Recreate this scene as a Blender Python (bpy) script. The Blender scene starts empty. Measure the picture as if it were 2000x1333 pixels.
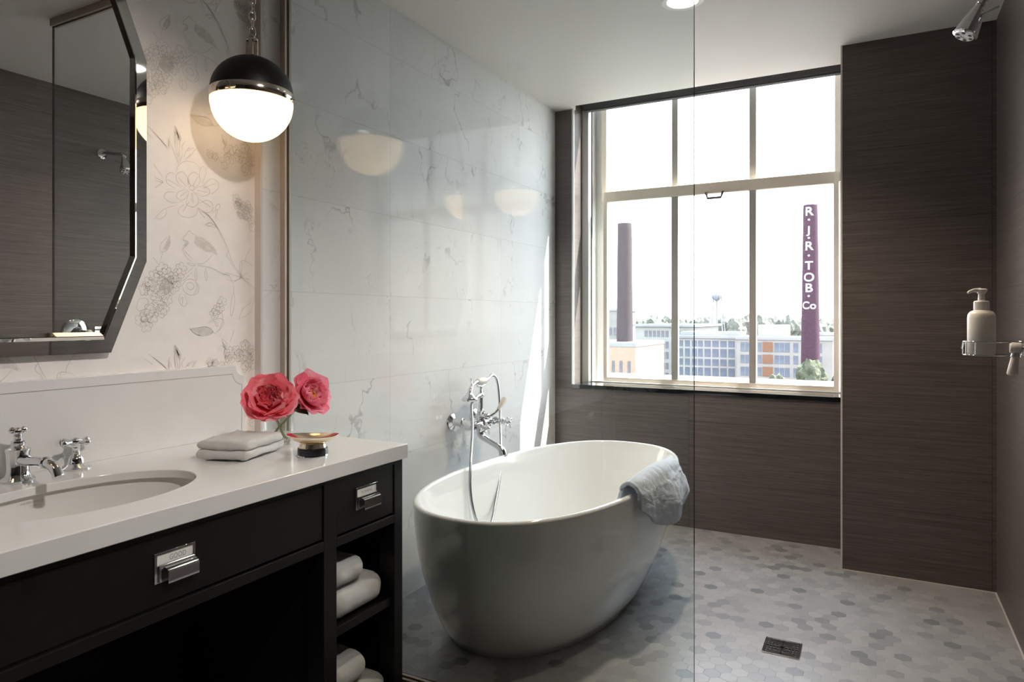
import bpy, bmesh, math, random
from mathutils import Vector, Matrix, noise
PI = math.pi
S = bpy.context.scene
COL = S.collection
random.seed(7)

# ------------------------------------------------------------------ room numbers (metres; camera stands at x=0, y=0)
XW = -1.789      # marble tiled wall
XP = -1.817      # wallpapered wall
YT = 1.611       # where the marble starts
YF = 3.94        # window wall
YJ = 3.625       # pillar face
XJ = -0.147      # pillar corner
XR = 0.460       # right wall
ZC = 2.498       # ceiling
YB = -1.75       # back wall
YG = 1.70        # glass screen
ZT = 0.826       # counter top

# ------------------------------------------------------------------ mesh helpers
class MB:
    def __init__(s):
        s.v = []; s.f = []; s.m = []; s.c = None
    def add(s, vs, fs, mi=0):
        o = len(s.v)
        s.v += [tuple(v) for v in vs]
        for f in fs:
            s.f.append(tuple(o + i for i in f)); s.m.append(mi)
        return s
    def box(s, x0, x1, y0, y1, z0, z1, mi=0, M=None):
        vs = [Vector((x, y, z)) for z in (z0, z1) for y in (y0, y1) for x in (x0, x1)]
        if M: vs = [M @ v for v in vs]
        return s.add(vs, [(0, 2, 3, 1), (4, 5, 7, 6), (0, 1, 5, 4), (2, 6, 7, 3), (0, 4, 6, 2), (1, 3, 7, 5)], mi)
    def lathe(s, prof, M=None, seg=32, mi=0, caps=True):
        M = M or Matrix()
        vs = []; fs = []
        for r, z in prof:
            for i in range(seg):
                a = 2 * PI * i / seg
                vs.append(M @ Vector((r * math.cos(a), r * math.sin(a), z)))
        n = len(prof)
        for k in range(n - 1):
            for i in range(seg):
                j = (i + 1) % seg
                fs.append((k * seg + i, k * seg + j, (k + 1) * seg + j, (k + 1) * seg + i))
        if caps:
            if prof[0][0] > 1e-5: fs.append(tuple(reversed(range(seg))))
            if prof[-1][0] > 1e-5: fs.append(tuple((n - 1) * seg + i for i in range(seg)))
        return s.add(vs, fs, mi)
    def tube(s, pts, r, seg=12, mi=0, caps=True, closed=False):
        pts = [Vector(p) for p in pts]
        n = len(pts)
        rr = r if isinstance(r, (list, tuple)) else [r] * n
        tang = []
        for i in range(n):
            a = pts[(i - 1) % n] if (closed or i > 0) else pts[i]
            b = pts[(i + 1) % n] if (closed or i < n - 1) else pts[i]
            tang.append((b - a).normalized())
        t = tang[0]
        u = t.orthogonal().normalized()
        vs = []; fs = []
        for i in range(n):
            if i:
                q = tang[i - 1].rotation_difference(tang[i])
                u = (q @ u); u = (u - tang[i] * u.dot(tang[i])).normalized()
            w = tang[i].cross(u)
            for k in range(seg):
                a = 2 * PI * k / seg
                vs.append(pts[i] + (u * math.cos(a) + w * math.sin(a)) * rr[i])
        m = n if closed else n - 1
        for i in range(m):
            j = (i + 1) % n
            for k in range(seg):
                l = (k + 1) % seg
                fs.append((i * seg + k, i * seg + l, j * seg + l, j * seg + k))
        if caps and not closed:
            fs.append(tuple(reversed(range(seg)))); fs.append(tuple((n - 1) * seg + k for k in range(seg)))
        return s.add(vs, fs, mi)
    def prism(s, poly, fn, d, mi=0):
        """poly: 2-D points; fn(p, t) -> 3-D point, extruded from t=0 to t=d"""
        n = len(poly)
        vs = [fn(p, 0) for p in poly] + [fn(p, d) for p in poly]
        fs = [tuple(reversed(range(n))), tuple(range(n, 2 * n))]
        for i in range(n):
            j = (i + 1) % n
            fs.append((i, j, n + j, n + i))
        return s.add(vs, fs, mi)
    def grid(s, nu, nv, fn, mi=0, wrapu=False):
        vs = [fn(i / (nu if wrapu else nu - 1), j / (nv - 1)) for j in range(nv) for i in range(nu)]
        fs = []
        for j in range(nv - 1):
            for i in range(nu if wrapu else nu - 1):
                k = (i + 1) % nu
                fs.append((j * nu + i, j * nu + k, (j + 1) * nu + k, (j + 1) * nu + i))
        return s.add(vs, fs, mi)
    def ball(s, c, r, mi=0, seg=16, sc=(1, 1, 1)):
        pr = [(r * math.sin(PI * i / (seg // 2)), -r * math.cos(PI * i / (seg // 2))) for i in range(seg // 2 + 1)]
        pr[0] = (1e-6, -r); pr[-1] = (1e-6, r)
        return s.lathe(pr, Matrix.Translation(c) @ Matrix.Diagonal((*sc, 1)), seg, mi, caps=False)
    def rbox(s, x0, x1, y0, y1, z0, z1, r, n=10, mi=0, fn=None):
        """box with rounded edges on an n-grid per face"""
        c = Vector(((x0 + x1) / 2, (y0 + y1) / 2, (z0 + z1) / 2)); h = Vector(((x1 - x0) / 2, (y1 - y0) / 2, (z1 - z0) / 2))
        bm = bmesh.new(); bmesh.ops.create_cube(bm, size=2)
        bmesh.ops.subdivide_edges(bm, edges=bm.edges[:], cuts=n, use_grid_fill=True)
        ri = [min(r, a) for a in h]
        vs = []
        for v in bm.verts:
            p = Vector([math.copysign(abs(t) ** .75, t) * a for t, a in zip(v.co, h)])
            q = Vector([max(-(a - b), min(a - b, t)) for t, a, b in zip(p, h, ri)])
            d = Vector([(t - w) / b for t, w, b in zip(p, q, ri)])
            if d.length > 1e-9:
                d = d.normalized() * min(1, max(abs(e) for e in d) if d.length else 1)
                d = d.normalized()
            p = c + q + Vector([e * b for e, b in zip(d, ri)])
            if fn: p = fn(p)
            vs.append(p)
        bm.verts.index_update()
        fs = [tuple(v.index for v in f.verts) for f in bm.faces]
        bm.free()
        return s.add(vs, fs, mi)

def wloc(o):
    p = Vector()
    while o: p += o.location; o = o.parent
    return p

def obj(name, mb, mats, parent=None, smooth=30, bevel=0, bseg=2, origin=None, sub=0, solid=0):
    if not isinstance(mats, (list, tuple)): mats = [mats]
    base = wloc(parent) if parent else None
    vs = [Vector(v) for v in mb.v]
    if base is None:
        if origin is None:
            lo = [min(v[i] for v in vs) for i in range(3)]; hi = [max(v[i] for v in vs) for i in range(3)]
            origin = Vector(((lo[0] + hi[0]) / 2, (lo[1] + hi[1]) / 2, lo[2]))
        base = Vector(origin)
    me = bpy.data.meshes.new(name)
    me.from_pydata([v - base for v in vs], [], mb.f)
    for m in mats: me.materials.append(m)
    me.polygons.foreach_set('material_index', mb.m)
    bm = bmesh.new(); bm.from_mesh(me)
    bmesh.ops.recalc_face_normals(bm, faces=bm.faces[:]); bm.to_mesh(me); bm.free()
    if mb.c:
        at = me.color_attributes.new('tint', 'FLOAT_COLOR', 'POINT')
        for i, c in enumerate(mb.c): at.data[i].color = c
    if smooth:
        me.polygons.foreach_set('use_smooth', [True] * len(me.polygons))
        me.set_sharp_from_angle(angle=math.radians(smooth))
    me.update()
    o = bpy.data.objects.new(name, me); COL.objects.link(o)
    if parent: o.parent = parent
    else: o.location = base
    if bevel:
        b = o.modifiers.new('edge', 'BEVEL'); b.width = bevel; b.segments = bseg; b.limit_method = 'ANGLE'; b.angle_limit = math.radians(40)
        b.harden_normals = False
    if solid:
        b = o.modifiers.new('thick', 'SOLIDIFY'); b.thickness = solid; b.offset = 0
    if sub:
        b = o.modifiers.new('sub', 'SUBSURF'); b.levels = sub; b.render_levels = sub
    return o

def tag(o, label, cat, group=None, kind=None):
    o['label'] = label; o['category'] = cat
    if group: o['group'] = group
    if kind: o['kind'] = kind
    return o
def thing(name, loc, label, cat, group=None, kind=None):
    o = bpy.data.objects.new(name, None); COL.objects.link(o); o.location = loc; o.empty_display_size = .05
    return tag(o, label, cat, group, kind)
def struct(name, mb, mats, label, cat, **k):
    return tag(obj(name, mb, mats, **k), label, cat, kind='structure')

_txt = {}
def text(s, size=1.0, extrude=0.0, cut=0, bold=0.0):
    """letters as flat polygons in the xy plane, centred; returns verts, faces"""
    c = bpy.data.curves.new('letters', 'FONT'); c.body = s; c.size = size; c.align_x = 'CENTER'; c.align_y = 'CENTER'; c.extrude = extrude; c.offset = bold * size; c.resolution_u = 4
    o = bpy.data.objects.new('letters', c); COL.objects.link(o)
    dg = bpy.context.evaluated_depsgraph_get(); e = o.evaluated_get(dg); me = e.to_mesh()
    bm = bmesh.new(); bm.from_mesh(me); bmesh.ops.remove_doubles(bm, verts=bm.verts[:], dist=1e-5)
    if cut:
        k = -2.0
        while k < 2.0:
            bmesh.ops.bisect_plane(bm, geom=bm.verts[:] + bm.edges[:] + bm.faces[:], plane_co=(k, 0, 0), plane_no=(1, 0, 0)); k += cut
    bm.verts.index_update()
    vs = [v.co.copy() for v in bm.verts]; fs = [tuple(v.index for v in p.verts) for p in bm.faces]; bm.free()
    e.to_mesh_clear(); bpy.data.objects.remove(o); bpy.data.curves.remove(c)
    return vs, fs

# ------------------------------------------------------------------ materials
def newmat(name):
    m = bpy.data.materials.new(name); m.use_nodes = True
    nt = m.node_tree; nt.nodes.clear()
    out = nt.nodes.new('ShaderNodeOutputMaterial')
    return m, nt, out
class NT:
    def __init__(s, nt): s.nt = nt
    def n(s, t, **k):
        n = s.nt.nodes.new('ShaderNode' + t)
        ins = k.pop('ins', {})
        for a, b in k.items(): setattr(n, a, b)
        for a, b in ins.items(): s.set(n, a, b)
        return n
    def set(s, n, a, b):
        i = n.inputs[a]
        if isinstance(b, bpy.types.NodeSocket): s.nt.links.new(b, i)
        elif isinstance(b, bpy.types.Node): s.nt.links.new(b.outputs[0], i)
        else: i.default_value = b
    def m(s, op, *a, clamp=False):
        n = s.n('Math', operation=op, use_clamp=clamp)
        for i, x in enumerate(a): s.set(n, i, x)
        return n.outputs[0]
    def vm(s, op, *a):
        n = s.n('VectorMath', operation=op)
        for i, x in enumerate(a):
            if op == 'SCALE' and i == 1: s.set(n, 'Scale', x)
            else: s.set(n, i, x)
        return n.outputs['Value'] if op in ('LENGTH', 'DOT_PRODUCT', 'DISTANCE') else n.outputs[0]
    def mix(s, f, a, b, mode='MIX'):
        n = s.n('Mix', data_type='RGBA', blend_type=mode)
        s.set(n, 0, f); s.set(n, 6, a); s.set(n, 7, b)
        return n.outputs[2]
    def ramp(s, f, stops):
        n = s.n('ValToRGB'); r = n.color_ramp
        while len(r.elements) < len(stops): r.elements.new(.5)
        for e, (p, c) in zip(r.elements, stops):
            e.position = p; e.color = c if len(c) == 4 else (*c, 1)
        s.set(n, 0, f); return n.outputs[0]
    def noise(s, vec, scale=5, detail=3, rough=.5, dist=0):
        return s.n('TexNoise', ins={'Vector': vec, 'Scale': scale, 'Detail': detail, 'Roughness': rough, 'Distortion': dist}).outputs[0]
    def sep(s, v):
        n = s.n('SeparateXYZ'); s.set(n, 0, v); return n.outputs
    def comb(s, x, y, z):
        n = s.n('CombineXYZ')
        for i, a in enumerate((x, y, z)): s.set(n, i, a)
        return n.outputs[0]
    def pos(s): return s.n('NewGeometry').outputs['Position']
    def objco(s): return s.n('TexCoord').outputs['Object']
    def bump(s, h, d=.001, st=1):
        n = s.n('Bump', ins={'Height': h, 'Distance': d, 'Strength': st}); return n.outputs[0]
    def pbr(s, **k):
        n = s.n('BsdfPrincipled')
        for a, b in k.items(): s.set(n, a.replace('_', ' '), b)
        return n
def c4(c): return (*c, 1) if len(c) == 3 else c

def simple(name, col, rough=.5, metal=0, spec=.5, vary=.04, scale=8, bump=0, bscale=200, coat=0):
    m, nt, out = newmat(name); t = NT(nt)
    p = t.objco()
    n = t.noise(p, scale, 3)
    a = [max(0, c * (1 - vary)) for c in col]; b = [min(1, c * (1 + vary)) for c in col]
    cc = t.ramp(n, [(.3, a), (.7, b)])
    k = dict(Base_Color=cc, Roughness=rough, Metallic=metal, Specular_IOR_Level=spec)
    if bump: k['Normal'] = t.bump(t.noise(p, bscale, 2), bump)
    if coat: k['Coat_Weight'] = coat; k['Coat_Roughness'] = .03
    nt.links.new(t.pbr(**k).outputs[0], out.inputs[0])
    return m

def glassy(name, tint=(1, 1, 1), refl=1.0, rough=0.0, ior=1.5):
    """thin clear sheet: transparent with a fresnel reflection"""
    m, nt, out = newmat(name); t = NT(nt)
    tr = t.n('BsdfTransparent', ins={'Color': c4(tint)})
    gl = t.n('BsdfGlossy', ins={'Color': (refl, refl, refl, 1), 'Roughness': rough})
    g = t.n('NewGeometry')
    d = t.m('ABSOLUTE', t.vm('DOT_PRODUCT', g.outputs['Normal'], g.outputs['Incoming']))
    f0 = ((ior - 1) / (ior + 1)) ** 2
    fr = t.m('ADD', f0, t.m('MULTIPLY', t.m('POWER', t.m('SUBTRACT', 1.0, d, clamp=True), 5.0), 1 - f0))
    mx = t.n('MixShader', ins={0: fr, 1: tr.outputs[0], 2: gl.outputs[0]})
    nt.links.new(mx.outputs[0], out.inputs[0])
    return m

def emit(name, col, strength):
    m, nt, out = newmat(name); t = NT(nt)
    e = t.n('Emission', ins={'Color': c4(col), 'Strength': strength})
    nt.links.new(e.outputs[0], out.inputs[0]); return m

def tile_joint(t, h, z, hs, zs, h0, z0, w):
    """1 on the joints of a stack-bond grid, also returns the tile id"""
    def edge(x, s, o):
        u = t.m('DIVIDE', t.m('SUBTRACT', x, o), s)
        f = t.m('FRACT', u)
        d = t.m('MULTIPLY', t.m('MINIMUM', f, t.m('SUBTRACT', 1.0, f)), s)
        return t.m('LESS_THAN', d, w), t.m('FLOOR', u)
    a, ia = edge(h, hs, h0); b, ib = edge(z, zs, z0)
    return t.m('MAXIMUM', a, b), t.comb(ia, ib, 0.0)

def mat_marble(name):
    m, nt, out = newmat(name); t = NT(nt)
    p = t.pos(); x, y, z = t.sep(p)
    j, tid = tile_joint(t, y, z, .954, .335, 2.283, .2855, .0012)
    rnd = t.n('TexWhiteNoise', noise_dimensions='3D', ins={'Vector': tid}).outputs['Color']
    q = t.vm('ADD', t.comb(0.0, y, z), t.vm('SCALE', rnd, 9.0))
    w = t.vm('ADD', q, t.vm('SCALE', t.vm('SUBTRACT', t.n('TexNoise', ins={'Vector': q, 'Scale': 3.0, 'Detail': 5.0, 'Roughness': .6}).outputs['Color'], (.5, .5, .5)), .35))
    # warp, then stretch so that veins run up and down
    v = t.noise(t.vm('MULTIPLY', w, (1, 2.6, 1.5)), 1.3, 3, .55)
    d = t.m('ABSOLUTE', t.m('SUBTRACT', v, .5))
    vein = t.m('SUBTRACT', 1.0, t.m('DIVIDE', d, .011), clamp=True)
    mask = t.m('MULTIPLY', t.m('SUBTRACT', t.noise(q, 4.5, 2), .47), 5.0, clamp=True)
    v2 = t.noise(t.vm('MULTIPLY', w, (1, 3.0, 2.2)), 2.4, 4, .6)
    d2 = t.m('SUBTRACT', 1.0, t.m('DIVIDE', t.m('ABSOLUTE', t.m('SUBTRACT', v2, .47)), .008), clamp=True)
    mask2 = t.m('MULTIPLY', t.m('SUBTRACT', t.noise(t.vm('ADD', q, (3.1, 1.7, .4)), 5.5, 2), .55), 5.0, clamp=True)
    ve = t.m('MAXIMUM', t.m('MULTIPLY', vein, mask), t.m('MULTIPLY', t.m('MULTIPLY', d2, mask2), .8))
    cloud = t.noise(q, 2.2, 3)
    base = t.ramp(cloud, [(.3, (.68, .68, .69)), (.7, (.75, .75, .75))])
    c = t.mix(t.m('MULTIPLY', ve, .75), base, (.30, .30, .31, 1))
    c = t.mix(t.m('MULTIPLY', j, .45), c, (.42, .42, .42, 1))
    df = t.n('BsdfDiffuse', ins={'Color': c})
    gl = t.n('BsdfGlossy', ins={'Roughness': .05})
    mx = t.n('MixShader', ins={0: t.m('MULTIPLY', t.m('SUBTRACT', 1.0, j), .011), 1: df.outputs[0], 2: gl.outputs[0]})
    nt.links.new(mx.outputs[0], out.inputs[0]); return m

def mat_grass(name, h0=0.0, z0=.275):
    """dark woven-look porcelain: fine horizontal threads, big tiles"""
    m, nt, out = newmat(name); t = NT(nt)
    p = t.pos(); x, y, z = t.sep(p)
    h = t.m('ADD', x, y)
    j, tid = tile_joint(t, h, z, .97, .335, h0, z0, .0011)
    rnd = t.n('TexWhiteNoise', noise_dimensions='3D', ins={'Vector': tid}).outputs['Color']
    q = t.vm('ADD', t.comb(h, z, 0.0), t.vm('SCALE', rnd, 5.0))
    a = t.noise(t.vm('MULTIPLY', q, (4.0, 330, 1)), 1.0, 3, .65)
    b = t.noise(t.vm('MULTIPLY', q, (1.4, 85, 1)), 1.0, 3, .6)
    f = t.noise(t.vm('MULTIPLY', q, (12.0, 620, 1)), 1.0, 2, .5)
    s = t.m('ADD', t.m('ADD', t.m('MULTIPLY', a, .48), t.m('MULTIPLY', b, .24)), t.m('MULTIPLY', f, .28))
    c = t.ramp(s, [(.30, (.040, .030, .028)), (.5, (.098, .079, .073)), (.70, (.170, .146, .137))])
    c = t.mix(t.m('MULTIPLY', j, .8), c, (.025, .02, .018, 1))
    n = t.bump(s, .0008, .5)
    bs = t.pbr(Base_Color=c, Roughness=.42, Specular_IOR_Level=.45, Normal=n)
    nt.links.new(bs.outputs[0], out.inputs[0]); return m

def mat_hex(name, s=.0545):
    """marble hexagon mosaic, points along y"""
    m, nt, out = newmat(name); t = NT(nt)
    p = t.pos(); x, y, z = t.sep(p)
    sy = s * math.sqrt(3)
    def lat(ox, oy):
        fx = t.m('FLOOR', t.m('ADD', t.m('DIVIDE', t.m('SUBTRACT', x, ox), s), .5)); fy = t.m('FLOOR', t.m('ADD', t.m('DIVIDE', t.m('SUBTRACT', y, oy), sy), .5))
        cx = t.m('ADD', t.m('MULTIPLY', fx, s), ox); cy = t.m('ADD', t.m('MULTIPLY', fy, sy), oy)
        dx = t.m('SUBTRACT', x, cx); dy = t.m('SUBTRACT', y, cy)
        return cx, cy, dx, dy, t.m('ADD', t.m('MULTIPLY', dx, dx), t.m('MULTIPLY', dy, dy))
    A = lat(0.0, 0.0); B = lat(s / 2, sy / 2)
    sel = t.m('LESS_THAN', A[4], B[4])
    pick = [t.m('ADD', t.m('MULTIPLY', sel, A[i]), t.m('MULTIPLY', t.m('SUBTRACT', 1.0, sel), B[i])) for i in range(4)]
    ax = t.m('ABSOLUTE', pick[2]); ay = t.m('ABSOLUTE', pick[3])
    d = t.m('MAXIMUM', ax, t.m('ADD', t.m('MULTIPLY', ax, .5), t.m('MULTIPLY', ay, .8660254)))
    grout = t.m('MULTIPLY', t.m('SUBTRACT', d, s / 2 - .0013), 1000.0, clamp=True)
    idv = t.comb(t.m('ROUND', t.m('MULTIPLY', pick[0], 2 / s)), t.m('ROUND', t.m('MULTIPLY', pick[1], 2 / sy)), 0.0)
    wn = t.n('TexWhiteNoise', noise_dimensions='3D', ins={'Vector': idv})
    r = wn.outputs['Value']; rc = wn.outputs['Color']
    q = t.vm('ADD', p, t.vm('SCALE', rc, 3.0))
    cl = t.noise(q, 26, 4, .6, 1.0)
    tone = t.ramp(r, [(0, (.17, .18, .185)), (.07, (.21, .215, .22)), (.16, (.27, .27, .27)), (.5, (.31, .308, .305)), (1, (.355, .35, .345))])
    c = t.mix(t.m('MULTIPLY', t.m('SUBTRACT', cl, .5, clamp=True), .9), tone, (.2, .2, .21, 1))
    c = t.mix(t.m('MULTIPLY', grout, .6), c, (.29, .285, .275, 1))
    n = t.bump(t.m('MULTIPLY', grout, -1.0), .0006, .4)
    b = t.pbr(Base_Color=c, Roughness=t.m('ADD', .3, t.m('MULTIPLY', grout, .4)), Specular_IOR_Level=.4, Normal=n)
    nt.links.new(b.outputs[0], out.inputs[0]); return m

def mat_terry(name, col, sc=900):
    m, nt, out = newmat(name); t = NT(nt)
    p = t.pos()
    a = t.noise(p, sc, 2, .6); b = t.noise(p, 60, 3)
    c = t.ramp(t.m('ADD', t.m('MULTIPLY', a, .6), t.m('MULTIPLY', b, .4)), [(.3, [k * .86 for k in col]), (.65, col)])
    n = t.bump(a, .004, .9)
    bs = t.pbr(Base_Color=c, Roughness=.95, Specular_IOR_Level=.1, Sheen_Weight=.3, Normal=n)
    nt.links.new(bs.outputs[0], out.inputs[0]); return m

def mat_petal(name):
    m, nt, out = newmat(name); t = NT(nt)
    a = t.n('VertexColor', layer_name='tint').outputs[0]
    n = t.noise(t.objco(), 90, 3)
    c = t.mix(t.m('MULTIPLY', t.m('SUBTRACT', n, .45, clamp=True), 1.2), a, (.95, .42, .5, 1))
    bs = t.pbr(Base_Color=c, Roughness=.6, Specular_IOR_Level=.2, Subsurface_Weight=.0)
    tr = t.n('BsdfTranslucent', ins={'Color': c})
    mx = t.n('MixShader', ins={0: .25, 1: bs.outputs[0], 2: tr.outputs[0]})
    nt.links.new(mx.outputs[0], out.inputs[0]); return m

def mat_brick(name, c1, c2, mortar):
    m, nt, out = newmat(name); t = NT(nt)
    x, y, z = t.sep(t.pos())
    v = t.comb(t.m('ADD', x, y), z, 0.0)
    b = t.n('TexBrick', ins={'Vector': v, 'Color1': c4(c1), 'Color2': c4(c2), 'Mortar': c4(mortar), 'Scale': 2.0, 'Mortar Size': .012})
    n = t.noise(t.pos(), .6, 3)
    c = t.mix(t.m('MULTIPLY', n, .35), b.outputs[0], c4([k * .8 for k in c1]))
    bs = t.pbr(Base_Color=c, Roughness=.9, Specular_IOR_Level=.1)
    nt.links.new(bs.outputs[0], out.inputs[0]); return m

def mat_leafy(name, a, b):
    m, nt, out = newmat(name); t = NT(nt)
    c = t.ramp(t.noise(t.pos(), .9, 4, .7), [(.35, a), (.65, b)])
    bs = t.pbr(Base_Color=c, Roughness=.9, Specular_IOR_Level=.1)
    nt.links.new(bs.outputs[0], out.inputs[0]); return m

M = {}
M['marble'] = mat_marble('white marble tile')
M['grass'] = mat_grass('dark woven tile', h0=2.99, z0=.275)
M['grass2'] = mat_grass('dark woven tile shower', h0=3.1, z0=.315)
M['hex'] = mat_hex('hexagon mosaic')
M['ceil'] = simple('ceiling paint', (.65, .63, .60), .55, vary=.01, scale=2)
M['paint'] = simple('warm white paint', (.72, .69, .65), .6, vary=.02)
M['paper'] = simple('wallpaper ground', (.90, .845, .81), .75, vary=.02, scale=30)
M['ink'] = simple('wallpaper ink', (.68, .635, .59), .8, vary=.10, scale=40)
M['wash'] = simple('wallpaper wash', (.74, .695, .655), .8, vary=.12, scale=60)
M['quartz'] = simple('white quartz', (.745, .735, .725), .14, vary=.015, scale=14)
M['quartzline'] = simple('groove shade', (.34, .33, .32), .6)
M['black'] = simple('black lacquered wood', (.008, .007, .007), .38, spec=.35, vary=.2, scale=20)
M['blackin'] = simple('black cabinet inside', (.006, .005, .005), .6, spec=.2)
M['hose'] = simple('ribbed metal hose', (.42, .43, .45), .25, 1, vary=.03)
M['chrome'] = simple('polished chrome', (.74, .75, .77), .05, 1, vary=.01)
M['nickel'] = simple('polished nickel', (.72, .66, .58), .12, 1, vary=.03)
M['bronze'] = simple('warm nickel channel', (.46, .39, .32), .5, .4, vary=.05)
M['mirror'] = simple('mirror silver', (.92, .92, .91), .006, 1, vary=.003)
M['mirrorb'] = simple('mirror bevel', (.72, .71, .69), .03, 1, vary=.01)
M['seam'] = simple('dark mirror seam', (.03, .022, .018), .4)
M['acrylic'] = simple('white acrylic', (.84, .84, .83), .07, vary=.005, coat=.25)
M['ceramic'] = simple('white porcelain', (.82, .81, .79), .08, vary=.01)
M['sink'] = simple('glazed basin', (.70, .69, .67), .1, vary=.01)
M['card'] = simple('label card', (.85, .83, .80), .7)
M['print'] = simple('printed ink', (.10, .09, .09), .7)
M['print2'] = simple('grey print', (.36, .35, .34), .7)
M['granite'] = simple('black polished stone', (.008, .009, .010), .04, vary=.5, scale=200)
M['mull'] = simple('grey taupe glazing bar', (.42, .40, .36), .4, vary=.03)
M['frame'] = simple('taupe window metal', (.80, .72, .61), .35, vary=.03)
M['jamb'] = simple('pale window jamb', (.66, .66, .65), .35, vary=.02)
M['white'] = simple('white trim', (.85, .85, .84), .35, vary=.01)
M['trim'] = simple('pale tile trim', (.62, .57, .54), .3, vary=.02)
M['blind'] = simple('charcoal blind', (.050, .052, .055), .7, vary=.1, scale=60)
M['towel'] = mat_terry('white terry', (.93, .915, .89))
M['towelb'] = mat_terry('grey blue terry', (.68, .75, .86), 420)
M['vase'] = glassy('vase glass', (.96, .975, .97), 1, 0, 1.65)
M['pane'] = glassy('window glass', (.98, .99, .99), 1, 0, 1.3)
M['screen'] = glassy('screen glass', (.945, .975, .97), 1, 0, 1.5)
M['edge'] = simple('glass edge', (.020, .012, .010), .1, spec=.8)
M['petal'] = mat_petal('peony petal')
M['stem'] = simple('flower stem', (.25, .29, .10), .5, vary=.15, scale=60)
M['leaf'] = simple('dark leaf', (.045, .075, .03), .45, vary=.2, scale=60)
M['stamen'] = simple('yellow stamens', (.85, .42, .05), .6)
M['gold'] = simple('pale gold', (.92, .82, .64), .2, 1, vary=.03)
M['red'] = simple('deep red enamel', (.42, .012, .045), .2, vary=.1)
M['ivory'] = simple('ivory soap', (.76, .68, .54), .4)
M['blacke'] = simple('black enamel', (.006, .007, .008), .2)
M['blackshade'] = simple('black pendant shade', (.004, .003, .003), .45, spec=.3)
M['bottle'] = simple('cream bottle', (.88, .83, .76), .35, vary=.02)
M['pump'] = simple('white pump', (.86, .82, .78), .3)
M['porc'] = simple('porcelain lever', (.82, .76, .72), .12)
M['hole'] = simple('dark slot', (.01, .01, .012), .5)
SKY = 9.2; SUN = 45; EXPO = 0.0
# ------------------------------------------------------------------ camera
cam = bpy.data.cameras.new('camera'); co = bpy.data.objects.new('camera', cam); COL.objects.link(co)
cam.sensor_fit = 'HORIZONTAL'; cam.sensor_width = 36; cam.lens = 1339.06 / 2000 * 36
cam.shift_y = -45.3 / 2000; cam.clip_start = .02; cam.clip_end = 3000
co.location = (0, 0, 1.2); co.rotation_euler = (PI / 2, 0, .488915)
S.camera = co

# ------------------------------------------------------------------ room shell
WL, WR = -1.671, -.115     # window opening
HT = 3.05                  # top of the window opening
struct('floor', MB().box(-2.0, XR + .15, YB - .1, YF + .05, -.12, 0), M['hex'], 'grey white hexagon mosaic floor of the bathroom', 'floor', smooth=0)
struct('ceiling', MB().box(-2.0, XR + .15, YB - .1, 3.885, ZC, ZC + .16).box(-2.0, -1.660, 3.885, 3.965, ZC, ZC + .16).box(XJ, XR + .15, 3.885, 3.965, ZC, ZC + .16).box(-1.660, XJ, 3.885, 4.045, 2.602, 3.12), M['ceil'], 'plain pale ceiling over tub and vanity', 'ceiling', smooth=0)
struct('wall_left', MB().box(-2.0, XW, YT, YF, 0, ZC), M['marble'], 'white veined marble tile wall behind the tub filler', 'wall', smooth=0)
struct('wall_right', MB().box(XR, XR + .15, YB - .1, YF + .33, 0, ZC), M['grass2'], 'dark woven tile wall carrying the shower head and soap basket', 'wall', smooth=0)
struct('wall_back', MB().box(-2.0, XR, YB - .15, YB, 0, ZC), M['grass'], 'unseen dark tiled wall behind the viewpoint', 'wall', smooth=0)  # unseen; dark finish chosen to cut bounce light onto the tub
SB, ST = .762, .788        # sill slab
YO = 4.27                  # outer face
b = MB().box(-2.0, WL, YF, YO, 0, 3.25).box(WL, WR, YF, YO, 0, SB).box(WR, XR, YF, YO, 0, 3.25).box(WL, WR, 3.965, YO, HT, 3.25).box(-2.0, XR, 3.935, 3.965, ZC + .16, 3.25)
struct('wall_far', b, M['grass'], 'dark woven tile wall under and beside the window', 'wall', smooth=0)
struct('pillar', MB().box(XJ, XR, YJ, YF, 0, ZC), M['grass2'], 'dark brown tiled pillar right of the window', 'pillar', smooth=0)
struct('window_sill', MB().box(WL, WR, YF - .012, 4.18, SB, ST), M['granite'], 'black polished stone sill under the window', 'window sill', smooth=0, bevel=.002)
struct('kerb', MB().box(XW, XR, 1.662, 1.748, 0, .084), M['granite'], 'low dark stone kerb under the glass screen', 'kerb', smooth=0, bevel=.002)
# trims
struct('trim_1', MB().box(WL - .001, WL + .011, YF - .006, YF + .004, ST, ZC), M['white'], 'white metal corner trim on the left side of the window recess', 'trim', smooth=0)
struct('trim_2', MB().box(XJ - .005, XJ + .0025, YJ - .0025, YJ + .006, 0, ZC), M['trim'], 'thin pale metal trim on the pillar corner beside the window', 'trim', smooth=0)
struct('trim_3', MB().box(XR - .005, XR, 1.75, YJ - .004, 0, .005), M['trim'], 'thin pale line where the floor meets the right wall', 'trim', smooth=0)
struct('trim_4', MB().box(XJ, XR - .004, YJ - .004, YJ, 0, .004), M['trim'], 'thin pale line where the floor meets the pillar', 'trim', smooth=0)

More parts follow.
